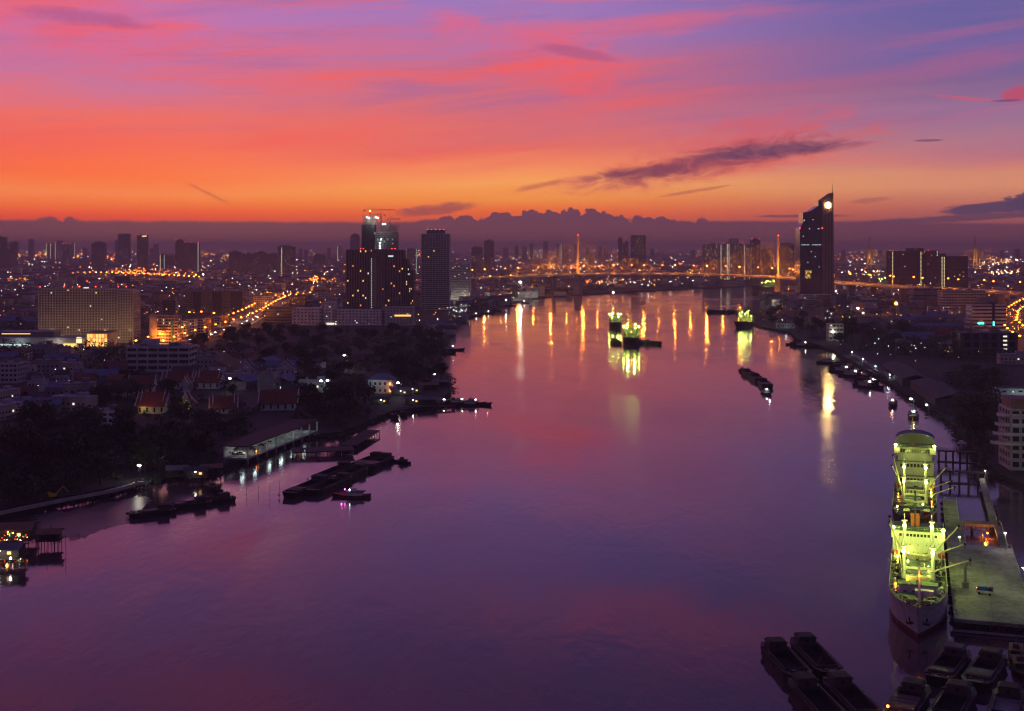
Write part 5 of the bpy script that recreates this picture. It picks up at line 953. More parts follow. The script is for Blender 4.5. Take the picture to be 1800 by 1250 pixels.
for i, (px, py, rz) in enumerate([(786, 668, 1.2), (800, 622, 1.4), (815, 616, 1.4), (780, 646, .8), (868, 552, .9), (880, 547, 1), (846, 556, .8), (906, 538, 1), (930, 533, 1), (700, 738, .4), (714, 733, .3), (390, 868, .8), (1785, 1172, -.4), (1798, 1196, -.3)]): boat('a' if i % 2 or i > 8 else 'b', px, py, rz, ['moored boat below the village at the left shore', 'left of two barge-like boats at the bend of the left shore', 'right of two barge-like boats at the bend of the left shore', 'boat lying on the mud north of the village', 'boat close to the white apartments shore', 'boat next to the lit pier below the apartments', 'boat left of the lit pier below the apartments', 'boat off the tree-lined shore before the bridge', 'boat farther off the tree-lined shore near the bridge', 'boat lying inside the jetty corner', 'boat beside the jetty corner boat', 'small boat by the stilt poles', 'sharp-prowed boat at the right edge above the foreground barges', 'sharp-prowed boat cut by the right edge beside the foreground barges'][i], 1.4 if i < 9 else 1)
# ships lying out in the river
s1 = cargo_ship('green lit ship with raised loading gear, rear one of the mid-river pair', P(1082, 580, 0), rad(-4), .98, .8, 'hull_dark', ((30, 17), (46, 20)), 54, 2, True, 'steel', 5200, False, 'red_paint', detail=False, orange=False)
s2 = cargo_ship('green lit ship with tall dark bow, front one of the mid-river pair', P(1109, 611, 0), rad(-6), 1.08, .6, 'hull_dark', ((26, 19), (36, 22)), 42, 2, True, 'steel', 6500, False, 'orange_paint', detail=False, orange=True)
barge('dark barge tied to the left side of the front mid-river ship', P(1083, 604, 0), rad(5), 30, 10, 2.6, cargo='grey_roof', fill=1.5); barge('dark barge tied close to the right of the front mid-river ship', P(1134, 605, 0), rad(60), 26, 10, 3, cargo='grey_roof', fill=2.6); barge('outermost dark barge right of the mid-river ships', P(1147, 606, 0), rad(75), 20, 10, 3, cargo='grey_roof', fill=2.6)
cargo_ship('bright green lit ship with white goal-post masts at the right shore', P(1294, 577, 0), rad(-30), .95, .62, 'hull_dark', ((26, 20), (36, 22)), 42, 1, True, 'cream_paint', 2200, False, 'ship_white', detail=False, orange=False); cargo_ship('green lit ship anchored under the bridge far beyond', P(1325, 512, 0), rad(-50), 1.3, .8, 'hull_dark', ((30, 17), (44, 19)), 52, 2, False, 'steel', 7000, False, 'ship_white', detail=False, orange=False); cargo_ship('tiny green lit ship beyond the bridge right of the glass tower', P(1528, 503.5, 0), rad(-70), 1.3, .8, 'hull_dark', ((30, 17), (44, 19)), 52, 2, False, 'steel', 5000, False, 'ship_white', detail=False, orange=False)
lm = thing('navigation_mast', 'tall thin mast with a white star-like lamp behind the mid-river ships', 'mast', P(1078, 534, 0)); MB().tube((0, 0, -2), (0, 0, 21), .5, .3).build('pole', 'steel', lm); MB().tube((0, 0, -2), (0, 0, 1.5), 3, n=10).build('base', 'concrete', lm); MB().ball(0, -.6, 21.4, 1.0).build('lamp', 'lamp_white', lm); lamp_and_fill_light((0, -2, 21.5), 9000, (1, .97, .8), .5, lm)

# ------------------------------------------------------------------ right bank
low('glass_fronted_block', 'low grey block with bright white windows under the bridge', 1657, 1732, 546, 512, 24, 'pale_wall', fh=4.6, bay=5, span=.5, pier=.12, lit=.0)
c, w, h, k = px_dims(1657, 1698, 545, 518); m_ = MB()
gw = thing('lit_office', 'small office wing with rows of glaring white windows by the bridge', 'building', (c.x, c.y-8, GZ)); MB().box(0, 0, 0, w, 8, h).build('wall', 'pale_wall', gw); MB().box(0, 0, h, w+.8, 8.8, .6).build('roof', 'grey_roof', gw)
for j in range(5):
    for i in range(9): MB().box(-w*.42+i*w*.105, -4.06, 1.4+j*(h-2)/5, w*.075, .16, (h-2)/5*.55).build('lit_window', 'win_white', gw)
low('blank_shed', 'large blank grey hall left of the white windowed block', 1606, 1655, 540, 508, 24, 'grey_wall', fh=12, bay=14, span=.8, pier=.1, lit=0)
so_, w, h, k = low('striped_office', 'white striped office building with teal lit strip on the right', 1709, 1769, 588, 537, 20, 'white_wall', fh=4.4, bay=12, span=.55, pier=.0, lit=0); MB().box(w*.12, -10.4, 3, 3.4, .6, h).build('glass_strip', 'blue_glass', so_); MB().box(-w*.25, -10.4, h*.36, 7, .3, 1.6).build('teal_light', 'lamp_cyan', so_); MB().box(w*.12, -10.8, h*.3, 1.4, .2, 5).build('teal_light', 'lamp_cyan', so_); MB().box(-w*.06, 2, h+1.2, 12, 10, 8).build('stair_tower', 'grey_wall', so_)
db, w, h, k = low('dark_office', 'dark office building with a short column of white windows on its right', 1693, 1786, 628, 587, 24, 'dark_wall', fh=6.5, bay=8, span=.25, pier=.4, lit=0); m_ = MB()
for j in range(5): MB().box(w*.29, -12.6, 3+j*4, 3.6, .3, 1.4).build('lit_window', 'win_white', db)
lo2, w, h, k = low('small_lit_house', 'low house with warm yellow windows beside the dark office', 1656, 1692, 622, 605, 10, 'pale_wall', fh=5, lit=0); MB().box(-w*.2, -5.4, 1, w*.36, .3, 2.6).build('lit_window', 'win_warm', lo2); MB().box(w*.34, -5.4, 1, w*.2, .3, 2.6).build('lit_window', 'win_warm', lo2)
yl, w, h, k = low('yellow_lit_block', 'four-storey block lit yellow-green behind the riverside trees', 1458, 1482, 600, 571, 12, 'white_wall', fh=4.4, bay=4, span=.55, pier=.2, lit=.03); MB().ball(-w*.25, -7, h*.6, .9).build('wall_lamp', 'lamp_white', yl); lamp_and_fill_light((-w*.2, -12, h*.6), 420, (.95, 1, .45), .4, yl); lamp_and_fill_light((w*.3, -12, 5), 150, (.95, 1, .45), .4, yl)
for i, (px, py, a, L_, Wd) in enumerate([(1640, 582, .05, 92, 22), (1660, 566, .05, 100, 22), (1610, 600, .1, 40, 18)]):
    p = P(px, py); sh = thing('warehouse', ['long violet-roofed warehouse in the dark yard', 'farther long warehouse just below the bridge buildings', 'shorter warehouse in front of the long violet-roofed ones'][i], 'warehouse', p, a); MB().box(0, 0, 0, L_, Wd, 7).build('wall', 'grey_wall', sh); MB().gable(0, 0, 7, L_, Wd, 3.4, .6).build('roof', 'blue_roof', sh); OCC.append((p.x, p.y, L_*.5))
    for x in (-.3, 0, .3): MB().box(x*L_, -Wd/2-.05, 0, 5, .2, 4.5).build('door', 'steel', sh)
for i, (px, py, L_, Wd) in enumerate([(1590, 664, 120, 20), (1650, 698, 110, 22)]):
    p = P(px, py); q_ = P(px+40, py+28)-P(px-40, py-28); sh = thing('warehouse', ['long dark shed nearest the water on the right bank', 'long dark shed behind the moored red tug'][i], 'warehouse', p, math.atan2(q_.y, q_.x)); MB().box(0, 0, 0, L_, Wd, 5).build('wall', 'dark_wall', sh); MB().gable(0, 0, 5, L_, Wd, 3, .6).build('roof', 'dark_roof', sh); OCC.append((p.x, p.y, 30)); OCC.append((p.x+q_.normalized().x*40, p.y+q_.normalized().y*40, 26)); OCC.append((p.x-q_.normalized().x*40, p.y-q_.normalized().y*40, 26))
wa_, wb_ = P(1500, 624), P(1572, 668); dd = wb_-wa_; cw = thing('columned_walkway', 'long roofed walkway with pale columns along the right shore', 'walkway', (wa_+wb_)/2, math.atan2(dd.y, dd.x)); l_ = dd.length; MB().box(0, 0, 3.6, l_, 4, .3).build('roof', 'dark_roof', cw); MB().box(0, 0, 0, l_, 4.4, .25).build('floor', 'concrete', cw)
for i in range(26): MB().box(-l_/2+1+i*(l_-2)/25, -1.7, .25, .6, .6, 3.35).build('column', 'white_wall', cw)
for i in range(4): MB().ball(-l_/2+8+i*(l_-16)/3, -2.2, 3.3, .4).build('lamp', 'lamp_cool', cw); lamp_and_fill_light((-l_/2+8+i*(l_-16)/3, -4, 3.3), 420, COOL, .3, cw)
OCC.append(((wa_.x+wb_.x)/2, (wa_.y+wb_.y)/2, l_*.5))
tw, w, h, k = low('teal_white_house', 'low white house with pale teal light at the right edge', 1758, 1830, 704, 686, 9, 'white_wall', fh=5, bay=6, span=.6, pier=.5, lit=0); lamp_and_fill_light((-2, -12, 5), 420, (.7, 1, .95), .3, tw); lamp_and_fill_light((10, -12, 5), 300, (.7, 1, .95), .3, tw)
ch = thing('white_spired_house', 'small white house with row of pointed gables on the right point', 'house', P(1381, 577), rad(-10)); OCC.append((*P(1381, 577)[:2], 16))
for i in range(4): MB().box(-9+i*6, 0, 0, 5.4, 8, 6).build('wall', 'white_wall', ch); MB().gable(-9+i*6, 0, 6, 8, 5.4, 5, .3, math.pi/2).build('roof', 'pale_roof', ch); MB().box(-9+i*6, -4.05, 2, 1.6, .15, 2.4).build('window', 'dark_glass', ch)
lamp_and_fill_light((0, -12, 5), 260, COOL, .3, ch)
# terraced hotel
c, w, h, k = px_dims(1752, 1850, 838, 730); ht = thing('terraced_hotel', 'pale terraced hotel with curved balconies at the right edge above the quay', 'hotel', (c.x+13, c.y+16, GZ), rad(-6)); OCC.append((c.x, c.y+16, 26))
shell(ht, w, 18, h, 0, 4.2, 4.4, .4, .3, 'pale_wall', 'dark_glass', .01, ('win_dim',), random.Random(2), y0=8)
MB().prism([(-w*.5, -1), (-w*.1, -6), (w*.05, -6), (w*.05, 14), (-w*.5, 14)], h+1, h+5.5).build('roof_screen', 'brown_wall', ht)
for j in range(4):
    z = h-3.2-j*4.3; R0 = 6.5+j*.8; arc = [(-w*.40+math.cos(math.pi*(.52+.5*i/9))*R0*1.15, -2-math.sin(math.pi*(.52+.5*i/9)-math.pi*.02)*R0*.75+6) for i in range(10)]; poly = arc+[(-w*.4-R0*.6, 12), (w*.2, 12), (w*.2, arc[0][1])]
    MB().prism(poly, z, z+.35).build('terrace_slab', 'pale_wall', ht)
    pr = MB()
    for a, b in zip([(w*.2, arc[0][1])]+arc, arc): dx, dy = b[0]-a[0], b[1]-a[1]; pr.box((a[0]+b[0])/2, (a[1]+b[1])/2, z+.3, math.hypot(dx, dy)+.15, .3, 1.25, math.atan2(dy, dx))
    pr.build('terrace_parapet', 'white_wall', ht)
for x in (-.05, .2, .45): MB().box(x*w, -9.5, 0, 1.2, 1.2, h*.62).build('column', 'white_wall', ht)
for j in range(5):
    MB().box(w*.22, -10.2, 3.2+j*3.6, w*.56, 7, .35).build('balcony_slab', 'white_wall', ht); MB().box(w*.22, -13.7, 3.5+j*3.6, w*.56, .25, 1.3).build('balcony_parapet', 'white_wall', ht)
lamp_and_fill_light((6, -32, 9), 500, (.95, 1, .5), .4, ht); lamp_and_fill_light((-12, -34, 7), 300, (.95, 1, .6), .4, ht)
# ------------------------------------------------------------------ lamps on the bridge and elsewhere
n_ = 46
for i in range(n_):
    s = .4+i*(14.4/n_); p = bpos(s); a, b = bpos(max(0, s-.2)), bpos(min(14.99, s+.2)); t = (b-a).normalized(); nn = Vector((-t.y, t.x, 0)); sd_ = 1 if i % 2 else -1
    street_lamp('o', p+nn*15.2*sd_+Vector((0, 0, .06)), 'orange street lamp on the deck of the cable-stayed bridge', 'lamps on the cable-stayed bridge', math.atan2(t.y, t.x)-sd_*math.pi/2, 0, 1.6)
    lq = p+nn*(-18.8 if nn.y > 0 else 18.8)+Vector((0, 0, 7)); lamp_and_fill_light(lq, 15000, ORANGE, .5)  # added light outside the parapet, makes the deck's outer face glow
    if i % 2 == 0 and 1.5 < s < 9.5: lamp_and_fill_light(p+nn*15*sd_+Vector((0, 0, 19)), R.uniform(2.5e4, 9e4), ORANGE, .8)
fl = thing('flood_mast', 'glaring orange floodlight mast right of the glass tower', 'lamp', P(1575, 552)); MB().tube((0, 0, 0), (0, 0, 16), .3, .2).build('pole', 'steel', fl); MB().ball(0, 0, 16.5, 2.6).build('lamp', 'lamp_orange', fl); lamp_and_fill_light((0, -4, 17), 70000, ORANGE, .6, fl)
for i, (px, py, m, kd, pw, sc, lb) in enumerate([(917, 526, 'lamp_white', 'w', 120000, 1.6, 'glaring white floodlight on the far left shore under the bridge'), (892, 540, 'w', 'w', 2500, 1.1, 'white lamp on the tree-lined left shore'), (1512, 566, 'w', 'w', 5000, 1.7, 'white lamp with star glow in the dark yard right of the glass tower'), (1520, 567, 'w', 'w', 1500, 1.2, 'smaller white lamp next to the star glow lamp'), (1472, 528, 'w', 'c', 5000, 1.6, 'pale lamp beside the foot of the glass tower'),
    (610, 650, '', 'w', 1400, 1.1, 'bright white lamp in the middle of the dark park'), (616, 656, '', 'o', 200, .8, 'small orange lamp at the river edge of the dark park'), (570, 698, '', 'c', 900, 1.0, 'left of two cool white lamps above the gallery'), (581, 697, '', 'c', 900, 1.0, 'right of two cool white lamps above the gallery'), (409, 690, '', 'w', 420, .9, 'lamp lighting tree leaves by the temple'), (705, 702, '', 'w', 900, 1.0, 'white lamp between the riverside house and the village'), (470, 548, '', 'o', 1400, 1.2, 'orange lamp at the podium corner'), (850, 528, '', 'o', 2500, 1.4, 'orange lamp right of the white apartments'), (864, 498, '', 'a', 4200, 1.9, 'amber lamp on the far approach left of the first pylon'), (900, 496, '', 'a', 4200, 1.9, 'amber lamp near the first pylon'),
    (360, 497, '', 'w', 9000, 2.2, 'white floodlight at the end of the far orange viaduct'), (347, 496, '', 'a', 6000, 2.0, 'amber floodlight beside the white one on the viaduct'), (1606, 730, '', 'c', 700, .9, 'lamp above the moored red tug'), (1633, 738, '', 'c', 500, .8, 'lamp on the dark landing beside the red tug'), (1727, 752, '', 'a', 260, .6, 'lamp hidden below the lit yellow tree')]):
    street_lamp(kd, P(px, py), lb, None, rad(200), pw, sc, 34 if pw == 120000 else None)
street_lamp('w', P(1724, 752), 'lamp lighting the yellow-green tree by the hotel', None, 0, 600, .5)
RD2 = [P(x, y) for x, y in ((1900, 515), (1840, 528), (1800, 545), (1778, 562), (1772, 582), (1790, 604), (1830, 628))]
r2 = ribbon(MB(), [tuple(p) for p in RD2], 12, .004, .05).build('road', 'asphalt', None, 'structure'); tot = sum((RD2[i+1]-RD2[i]).length for i in range(len(RD2)-1)); d = 30; i = 0
while d < tot:
    p, t = along(RD2, d); nn = Vector((-t.y, t.x, 0)); a = math.atan2(t.y, t.x)
    for s in (-1, 1): street_lamp('o', p+nn*s*12.5, 'orange street lamp beside the curving road at the right edge', 'lamps of the right edge road', a-s*math.pi/2, 3200, 1.3)
    d += 62; i += 1
for i in range(14):
    p, t = along(RD2, 40+i*50+R.random()*14); nn = Vector((-t.y, t.x, 0)); o = copy_tree(cars[i % 3]); p = p+nn*(4 if i % 2 else -4); o.location = (p.x, p.y, GZ+.056); o.rotation_euler = (0, 0, math.atan2(t.y, t.x)+(math.pi if i % 2 else 0)); tag(o, 'car driving on the curving road at the right edge', 'car', 'cars on the right edge road')
# far orange viaduct on the left
VD = [P(x, y) for x, y in ((140, 494), (185, 495), (230, 497), (270, 499), (310, 502), (350, 506))]; VD = [(p.x, p.y, 14) for p in VD]
vi = thing('orange_viaduct', 'far elevated road crowded with orange lamps on the left', 'viaduct'); ribbon(MB(), VD, 13, -1.6, 0).build('deck', 'concrete', vi)
for s in (-1, 1): ribbon(MB(), VD, .25, 0, 1.1, s*12.6).build('parapet', 'concrete', vi)
for i in range(26): f = i/25*4.99; j = int(f); p = Vector(VD[j]).lerp(Vector(VD[j+1]), f-j); MB().box(0, 0, -14, 2.5, 10, 12.4).build('pier', 'concrete', vi).location = p
for i in range(44):
    f = .2+i/43*4.7; j = int(f); p = Vector(VD[j]).lerp(Vector(VD[j+1]), f-j); s = 1 if i % 2 else -1
    street_lamp('o', (p.x, p.y+s*12, 14), 'orange lamp on the far elevated road', 'lamps on the far elevated road', 0, 9000 if i % 3 == 0 else 0, 1.5)
bb = MB().box(0, 0, 0, 38, 2, 16).box(-14, 1, -18, 1.5, 1.5, 18).box(14, 1, -18, 1.5, 1.5, 18).build('billboard', 'dark_wall'); bb.location = P(215, 497, 20); tag(bb, 'dark backside of a large billboard over the far orange road', 'billboard')
# ------------------------------------------------------------------ trees
def tree_proto(seed, h, r, palm=False):
    rr = random.Random(seed); o = thing('palm_tree' if palm else 'broadleaf_tree', '', 'tree'); m = MB(); t = MB()
    if palm:
        t.tube((0, 0, 0), (.3, .1, h*.5), .2, .16).tube((.3, .1, h*.5), (.5, .2, h), .16, .11)
        for i in range(13):
            a = i*2.4; up = rr.uniform(-.25, .7); pv = Vector((.5, .2, h)); d = Vector((math.cos(a), math.sin(a), up)); L_ = rr.uniform(2.6, 3.6)
            for j in range(5):
                q = pv+d*L_/5; d = (d+Vector((0, 0, -.26))).normalized(); s = Vector((-math.sin(a), math.cos(a), 0))*(.5-.08*j)
                m.poly([pv-s, pv+s, q+s*.8, q-s*.8], (0, 1, 2, 3)); m.poly([pv-s*1.6-Vector((0, 0, .5)), pv, q, q-s*1.4-Vector((0, 0, .5))], (0, 1, 2, 3)); pv = q
    else:
        t.tube((0, 0, 0), (.2, 0, h*.4), .4, .28)
        cl = []
        for i in range(15):
            a = rr.random()*6.28; q = rr.random()**.5*r*.75; z = h*rr.uniform(.42, .86)-q*.18; cl.append((Vector((math.cos(a)*q, math.sin(a)*q, z)), r*rr.uniform(.26, .48)))
        for c_, q in cl[:5]: t.tube((.2, 0, h*.38), c_, .2, .06)
        for c_, q in cl:
            for j in range(64):
                v = Vector((rr.gauss(0, 1), rr.gauss(0, 1), rr.gauss(0, 1))).normalized(); p = c_+Vector((v.x, v.y, v.z*.75))*q*rr.uniform(.7, 1.08); s = rr.uniform(.42, .8)
                n1 = Vector((rr.gauss(0, 1), rr.gauss(0, 1), rr.gauss(0, 1))).normalized(); n2 = n1.orthogonal().normalized()
                m.poly([p-n1*s, p-n2*s*.6, p+n1*s, p+n2*s*.6], (0, 1, 2, 3))
    t.build('trunk', 'bark', o); m.build('crown', 'foliage', o); return o
TP = [tree_proto(1, 13, 6), tree_proto(2, 15, 6.5), tree_proto(3, 11, 6), tree_proto(4, 16, 7.5)]; PP = [tree_proto(8, 11, 3, True), tree_proto(9, 13, 3, True)]; PR |= set(TP+PP)
def free(x, y, r): return all((x-a)**2+(y-b)**2 > (c+r)**2 for a, b, c in OCC)
def pinpoly(pts, n):
    xs = [p[0] for p in pts]; ys = [p[1] for p in pts]; out = []; tries = 0
    while len(out) < n and tries < n*40:
        tries += 1; q = (R.uniform(min(xs), max(xs)), R.uniform(min(ys), max(ys)))
        if pip(q, pts): out.append(q)
    return out
def near_road(x, y, d=24): return any((Vector((x, y, 0))-Vector((p.x, p.y, 0))).length < d for rdp in (RDS,) for p in rdp)
RDS = []
for rdp in (RD, RD2):
    for a, b in zip(rdp, rdp[1:]):
        for i in range(int((b-a).length/12)+1): RDS.append(a.lerp(b, i*12/max(12, (b-a).length)))
ZT = [([(300, 600), (440, 575), (520, 578), (740, 580), (790, 600), (770, 640), (740, 660), (640, 655), (520, 640), (400, 630)], 78, 'dark leafy tree in the big dark park behind the left shore', 'trees of the dark park'),
      ([(540, 655), (640, 660), (650, 700), (655, 735), (600, 755), (560, 745), (520, 735), (520, 690)], 30, 'dark leafy tree between the temple and the fishing village', 'trees behind the fishing village'),
      ([(0, 755), (140, 755), (220, 752), (430, 735), (440, 790), (370, 815), (290, 828), (180, 855), (0, 895)], 66, 'dark leafy tree in the grove above the river wall', 'trees above the river wall'),
      ([(130, 700), (230, 660), (300, 690), (520, 722), (440, 735), (240, 740), (130, 730)], 22, 'dark leafy tree among the temple roofs', 'trees among the temple roofs'),
      ([(690, 600), (780, 585), (780, 605), (765, 645), (780, 670), (720, 690), (690, 660)], 22, 'dark leafy tree on the shore above the village', 'trees on the shore above the village'),
      ([(1500, 625), (1600, 618), (1740, 640), (1760, 700), (1700, 740), (1650, 725), (1600, 690)], 30, 'dark leafy tree in the yard of the right bank', 'trees in the right bank yard'),
      ([(1660, 745), (1730, 745), (1745, 800), (1735, 812), (1705, 775)], 9, 'dark leafy tree on the shore left of the terraced hotel', 'trees by the terraced hotel'),
      ([(1310, 552), (1340, 545), (1440, 548), (1560, 570), (1600, 605), (1500, 622), (1440, 600), (1400, 585), (1340, 570)], 42, 'dark leafy tree on the point below the glass tower', 'trees below the glass tower')]
nt_ = 0
for pts, n, lb, gp in ZT:
    for q in pinpoly(pts, n):
        p = P(*q); r = R.random()
        if not on_land(p.x, p.y) or not free(p.x, p.y, 2) or near_road(p.x, p.y, 20): continue
        pal = r < .14; o = copy_tree(R.choice(PP if pal else TP)); o.location = p; s = R.uniform(.8, 1.35); o.scale = (s*R.uniform(.9, 1.2), s, s*R.uniform(.85, 1.1)); o.rotation_euler = (0, 0, R.random()*6.28); nt_ += 1
        tag(o, lb.replace('dark leafy tree', 'palm tree') if pal else lb, 'tree', gp+(' (palms)' if pal else ''))
lt = copy_tree(TP[0]); lt.location = P(1727, 752); lt.scale = (.8, .8, .75); tag(lt, 'bushy tree glowing yellow-green from a lamp below, left of the hotel', 'tree'); lt2 = copy_tree(TP[2]); lt2.location = P(409, 694); lt2.scale = (.7, .7, .7); tag(lt2, 'small tree lit by a white lamp right of the temple halls', 'tree')
# undergrowth filling the dark groves
ug = MB()
for pts, n, lb, gp in ZT:
    for q in pinpoly(pts, int(n*4.5)):
        p = P(*q)
        if not on_land(p.x, p.y) or not free(p.x, p.y, 2) or near_road(p.x, p.y, 20): continue
        r = R.uniform(1.6, 4.2)
        for j in range(46):
            v = Vector((R.gauss(0, 1), R.gauss(0, 1), abs(R.gauss(0, 1)))).normalized()*r*R.uniform(.5, 1.05); c_ = p+Vector((v.x*1.3, v.y*1.3, .3+v.z)); s = R.uniform(.4, .9); n1 = Vector((R.gauss(0, 1), R.gauss(0, 1), R.gauss(0, 1))).normalized(); n2 = n1.orthogonal().normalized(); ug.poly([c_-n1*s, c_-n2*s*.6, c_+n1*s, c_+n2*s*.6], (0, 1, 2, 3))
for line, lo_, hi_ in ((LB, 8, 27), (RB, 8, 22)):
    for (xa, ya), (xb, yb) in zip(line[lo_-4:hi_], line[lo_-3:hi_+1]):
        for i in range(26):
            f = R.random(); p = P(xa+(xb-xa)*f, ya+(yb-ya)*f, .6)+Vector((R.gauss(0, 2.2), R.gauss(0, 2.5), 0)); r = R.uniform(.6, 2.8)
            for j in range(26):
                v = Vector((R.gauss(0, 1), R.gauss(0, 1), abs(R.gauss(0, 1)))).normalized()*r*R.uniform(.4, 1.05); c_ = p+Vector((v.x*1.3, v.y*1.3, v.z)); s = R.uniform(.3, .7); n1 = Vector((R.gauss(0, 1), R.gauss(0, 1), R.gauss(0, 1))).normalized(); n2 = n1.orthogonal().normalized(); ug.poly([c_-n1*s, c_-n2*s*.6, c_+n1*s, c_+n2*s*.6], (0, 1, 2, 3))
uo = ug.build('undergrowth', 'foliage', None, 'stuff'); uo['label'] = 'dark undergrowth filling the groves on both banks'
# far tree belts that read as one mass
fm_ = MB()
for pts, n in [([(826, 553), (900, 528), (950, 520), (1010, 516), (1100, 510), (1240, 503.5), (1240, 501), (1000, 506), (900, 512), (826, 530)], 230), ([(1335, 540), (1400, 522), (1480, 512), (1560, 509), (1600, 530), (1500, 545)], 130), ([(230, 660), (0, 640), (0, 560), (560, 545), (600, 560), (300, 600)], 150), ([(1480, 570), (1700, 575), (1800, 640), (1560, 620)], 240), ([(1490, 612), (1600, 616), (1770, 630), (1750, 735), (1640, 712), (1560, 668)], 260), ([(0, 520), (600, 520), (600, 545), (0, 560)], 120), ([(1700, 520), (1800, 520), (1800, 535), (1700, 535)], 20)]:
    for q in pinpoly(pts, n):
        p = P(*q)
        if not on_land(p.x, p.y) or not free(p.x, p.y, 3) or near_road(p.x, p.y, 22): continue
        r = R.uniform(4, 7.5)
        for j in range(60):
            v = Vector((R.gauss(0, 1), R.gauss(0, 1), R.gauss(0, 1))).normalized()*r*R.uniform(.6, 1.05); c_ = p+Vector((v.x*1.15, v.y*1.15, r*1.05+v.z*.8)); s = R.uniform(.8, 1.5); n1 = Vector((R.gauss(0, 1), R.gauss(0, 1), R.gauss(0, 1))).normalized(); n2 = n1.orthogonal().normalized(); fm_.poly([c_-n1*s, c_-n2*s*.6, c_+n1*s, c_+n2*s*.6], (0, 1, 2, 3))
fo = fm_.build('far_trees', 'foliage', None, 'stuff'); fo['label'] = 'far belts of dark trees along the shores and between houses'
# ------------------------------------------------------------------ low houses
def house_proto(i):
    rr = random.Random(50+i); o = thing('low_house', '', 'house'); w, d, h = [(11, 9, 5.5), (14, 10, 6.5), (24, 10, 9), (30, 16, 6), (9, 9, 10), (16, 12, 12), (12, 9, 6)][i]
    MB().box(0, 0, 0, w, d, h).build('wall', ['pale_wall', 'white_wall', 'ivory_wall', 'grey_wall', 'pale_wall', 'concrete', 'brown_wall'][i], o)
    if i in (2, 4, 5): MB().box(0, 0, h, w+.5, d+.5, .5).box(w*.2, d*.1, h+.5, w*.25, d*.35, 2.3).box(-w*.25, 0, h+.5, 1.8, 1.8, 1.6).build('roof', ['', '', 'pale_roof', '', 'grey_roof', 'grey_roof'][i], o)
    elif i == 1: MB().hip(0, 0, h, w, d, 3.2, .9).build('roof', 'rust_roof', o)
    else: MB().gable(0, 0, h, w, d, 2.8 if i != 3 else 3.5, .8).build('roof', ['dark_roof', '', '', 'blue_roof', '', '', 'red_roof'][i], o)
    for j in range(max(1, int(h/3.4))):
        for x in range(int(w/3.2)):
            if rr.random() < .75: MB().box(-w/2+1.6+x*3.2, -d/2-.04, 1+j*3.2, 1.3, .12, 1.3).build('window', rr.choice(['dark_glass']*9+['win_warm', 'win_white']), o)
    return o
HP = [house_proto(i) for i in range(7)]; PR |= set(HP); KIND = ['small pale house with dark gabled roof', 'white house with rusty hipped roof', 'long cream row of shophouses with flat roof', 'grey shed with bluish roof', 'narrow pale flat-roofed house', 'concrete flat-roofed block', 'brown house with red gabled roof']
ZH = [([(0, 614), (210, 614), (222, 650), (215, 700), (120, 730), (0, 750)], 62, 'in the dark left quarter', .12), ([(335, 640), (560, 640), (560, 690), (400, 690)], 26, 'around the two white gabled halls', .15), ([(0, 560), (60, 545), (240, 512), (460, 512), (560, 515), (600, 540), (500, 560), (300, 560), (0, 600)], 95, 'near the orange road', .25), ([(1500, 545), (1700, 548), (1800, 640), (1560, 640)], 66, 'in the dark yards of the right bank', .15), ([(700, 600), (790, 570), (815, 560), (780, 600)], 12, 'below the white apartments', .3), ([(0, 500), (600, 497), (600, 512), (0, 512)], 55, 'in the far left city', .3)]
nh = 0
for pts, n, wh, lp in ZH:
    for q in pinpoly(pts, n):
        p = P(*q); i = R.randrange(7)
        if not on_land(p.x, p.y) or not free(p.x, p.y, 9) or near_road(p.x, p.y, 30): continue
        OCC.append((p.x, p.y, 8)); o = copy_tree(HP[i]); o.location = p; o.rotation_euler = (0, 0, R.choice((.1, -.15, .25, 1.4, -.4))+R.uniform(-.1, .1)); s = R.uniform(.85, 1.25); o.scale = (s, s, s*R.uniform(.85, 1.15)); nh += 1
        tag(o, f'{KIND[i]} {wh}', 'house', f'{KIND[i]}s {wh}')
# the endless low city behind, and its thousand lamps
fr = {m: MB() for m in ('pale_wall', 'grey_wall', 'brown_wall', 'pale_roof', 'dark_roof', 'red_roof', 'concrete')}
for i in range(4200):
    py = HY+10+R.random()**1.5*95; px = R.uniform(-60, 1880); p = P(px, py)
    if not on_land(p.x, p.y) or not free(p.x, p.y, 6) or near_road(p.x, p.y, 26): continue
    big = 1+max(0, (p.y-2500)/4000); w, d, h = R.uniform(9, 34)*big, R.uniform(9, 20)*big, R.choice((5, 7, 9, 11, 14, 20 if R.random() < .4 else 8))*(1+.3*(big-1)); rz = R.choice((.1, -.2, .5, 1.2)); wm_ = R.choice(('pale_wall', 'grey_wall', 'brown_wall', 'concrete'))
    fr[wm_].box(p.x, p.y, GZ, w, d, h, rz); fr[R.choice(('pale_roof', 'dark_roof', 'red_roof'))].box(p.x, p.y, GZ+h, w+.6, d+.6, .6, rz) if R.random() < .5 else fr[R.choice(('pale_roof', 'dark_roof', 'red_roof'))].gable(p.x, p.y, GZ+h, w, d, 3, .5, rz)
for m, b in fr.items():
    if b.v: ob = b.build('far_city_roof' if 'roof' in m else 'far_city_wall', m, None, 'stuff'); ob['label'] = 'endless low houses of the far city under the skyline'
lb_ = {m: MB() for m in ('lamp_orange', 'lamp_amber', 'lamp_white', 'lamp_cool', 'win_warm', 'lamp_red', 'win_orange')}
def dot(px, py, m, s=1.0, z=9.0):
    p = P(px, py, z if py > 520 else 13+R.random()*14)
    if py > 470 and not on_land(p.x, p.y): return
    lb_[m].ball(p.x, p.y, p.z, .5*s*p.y/FPX, 5, 3)
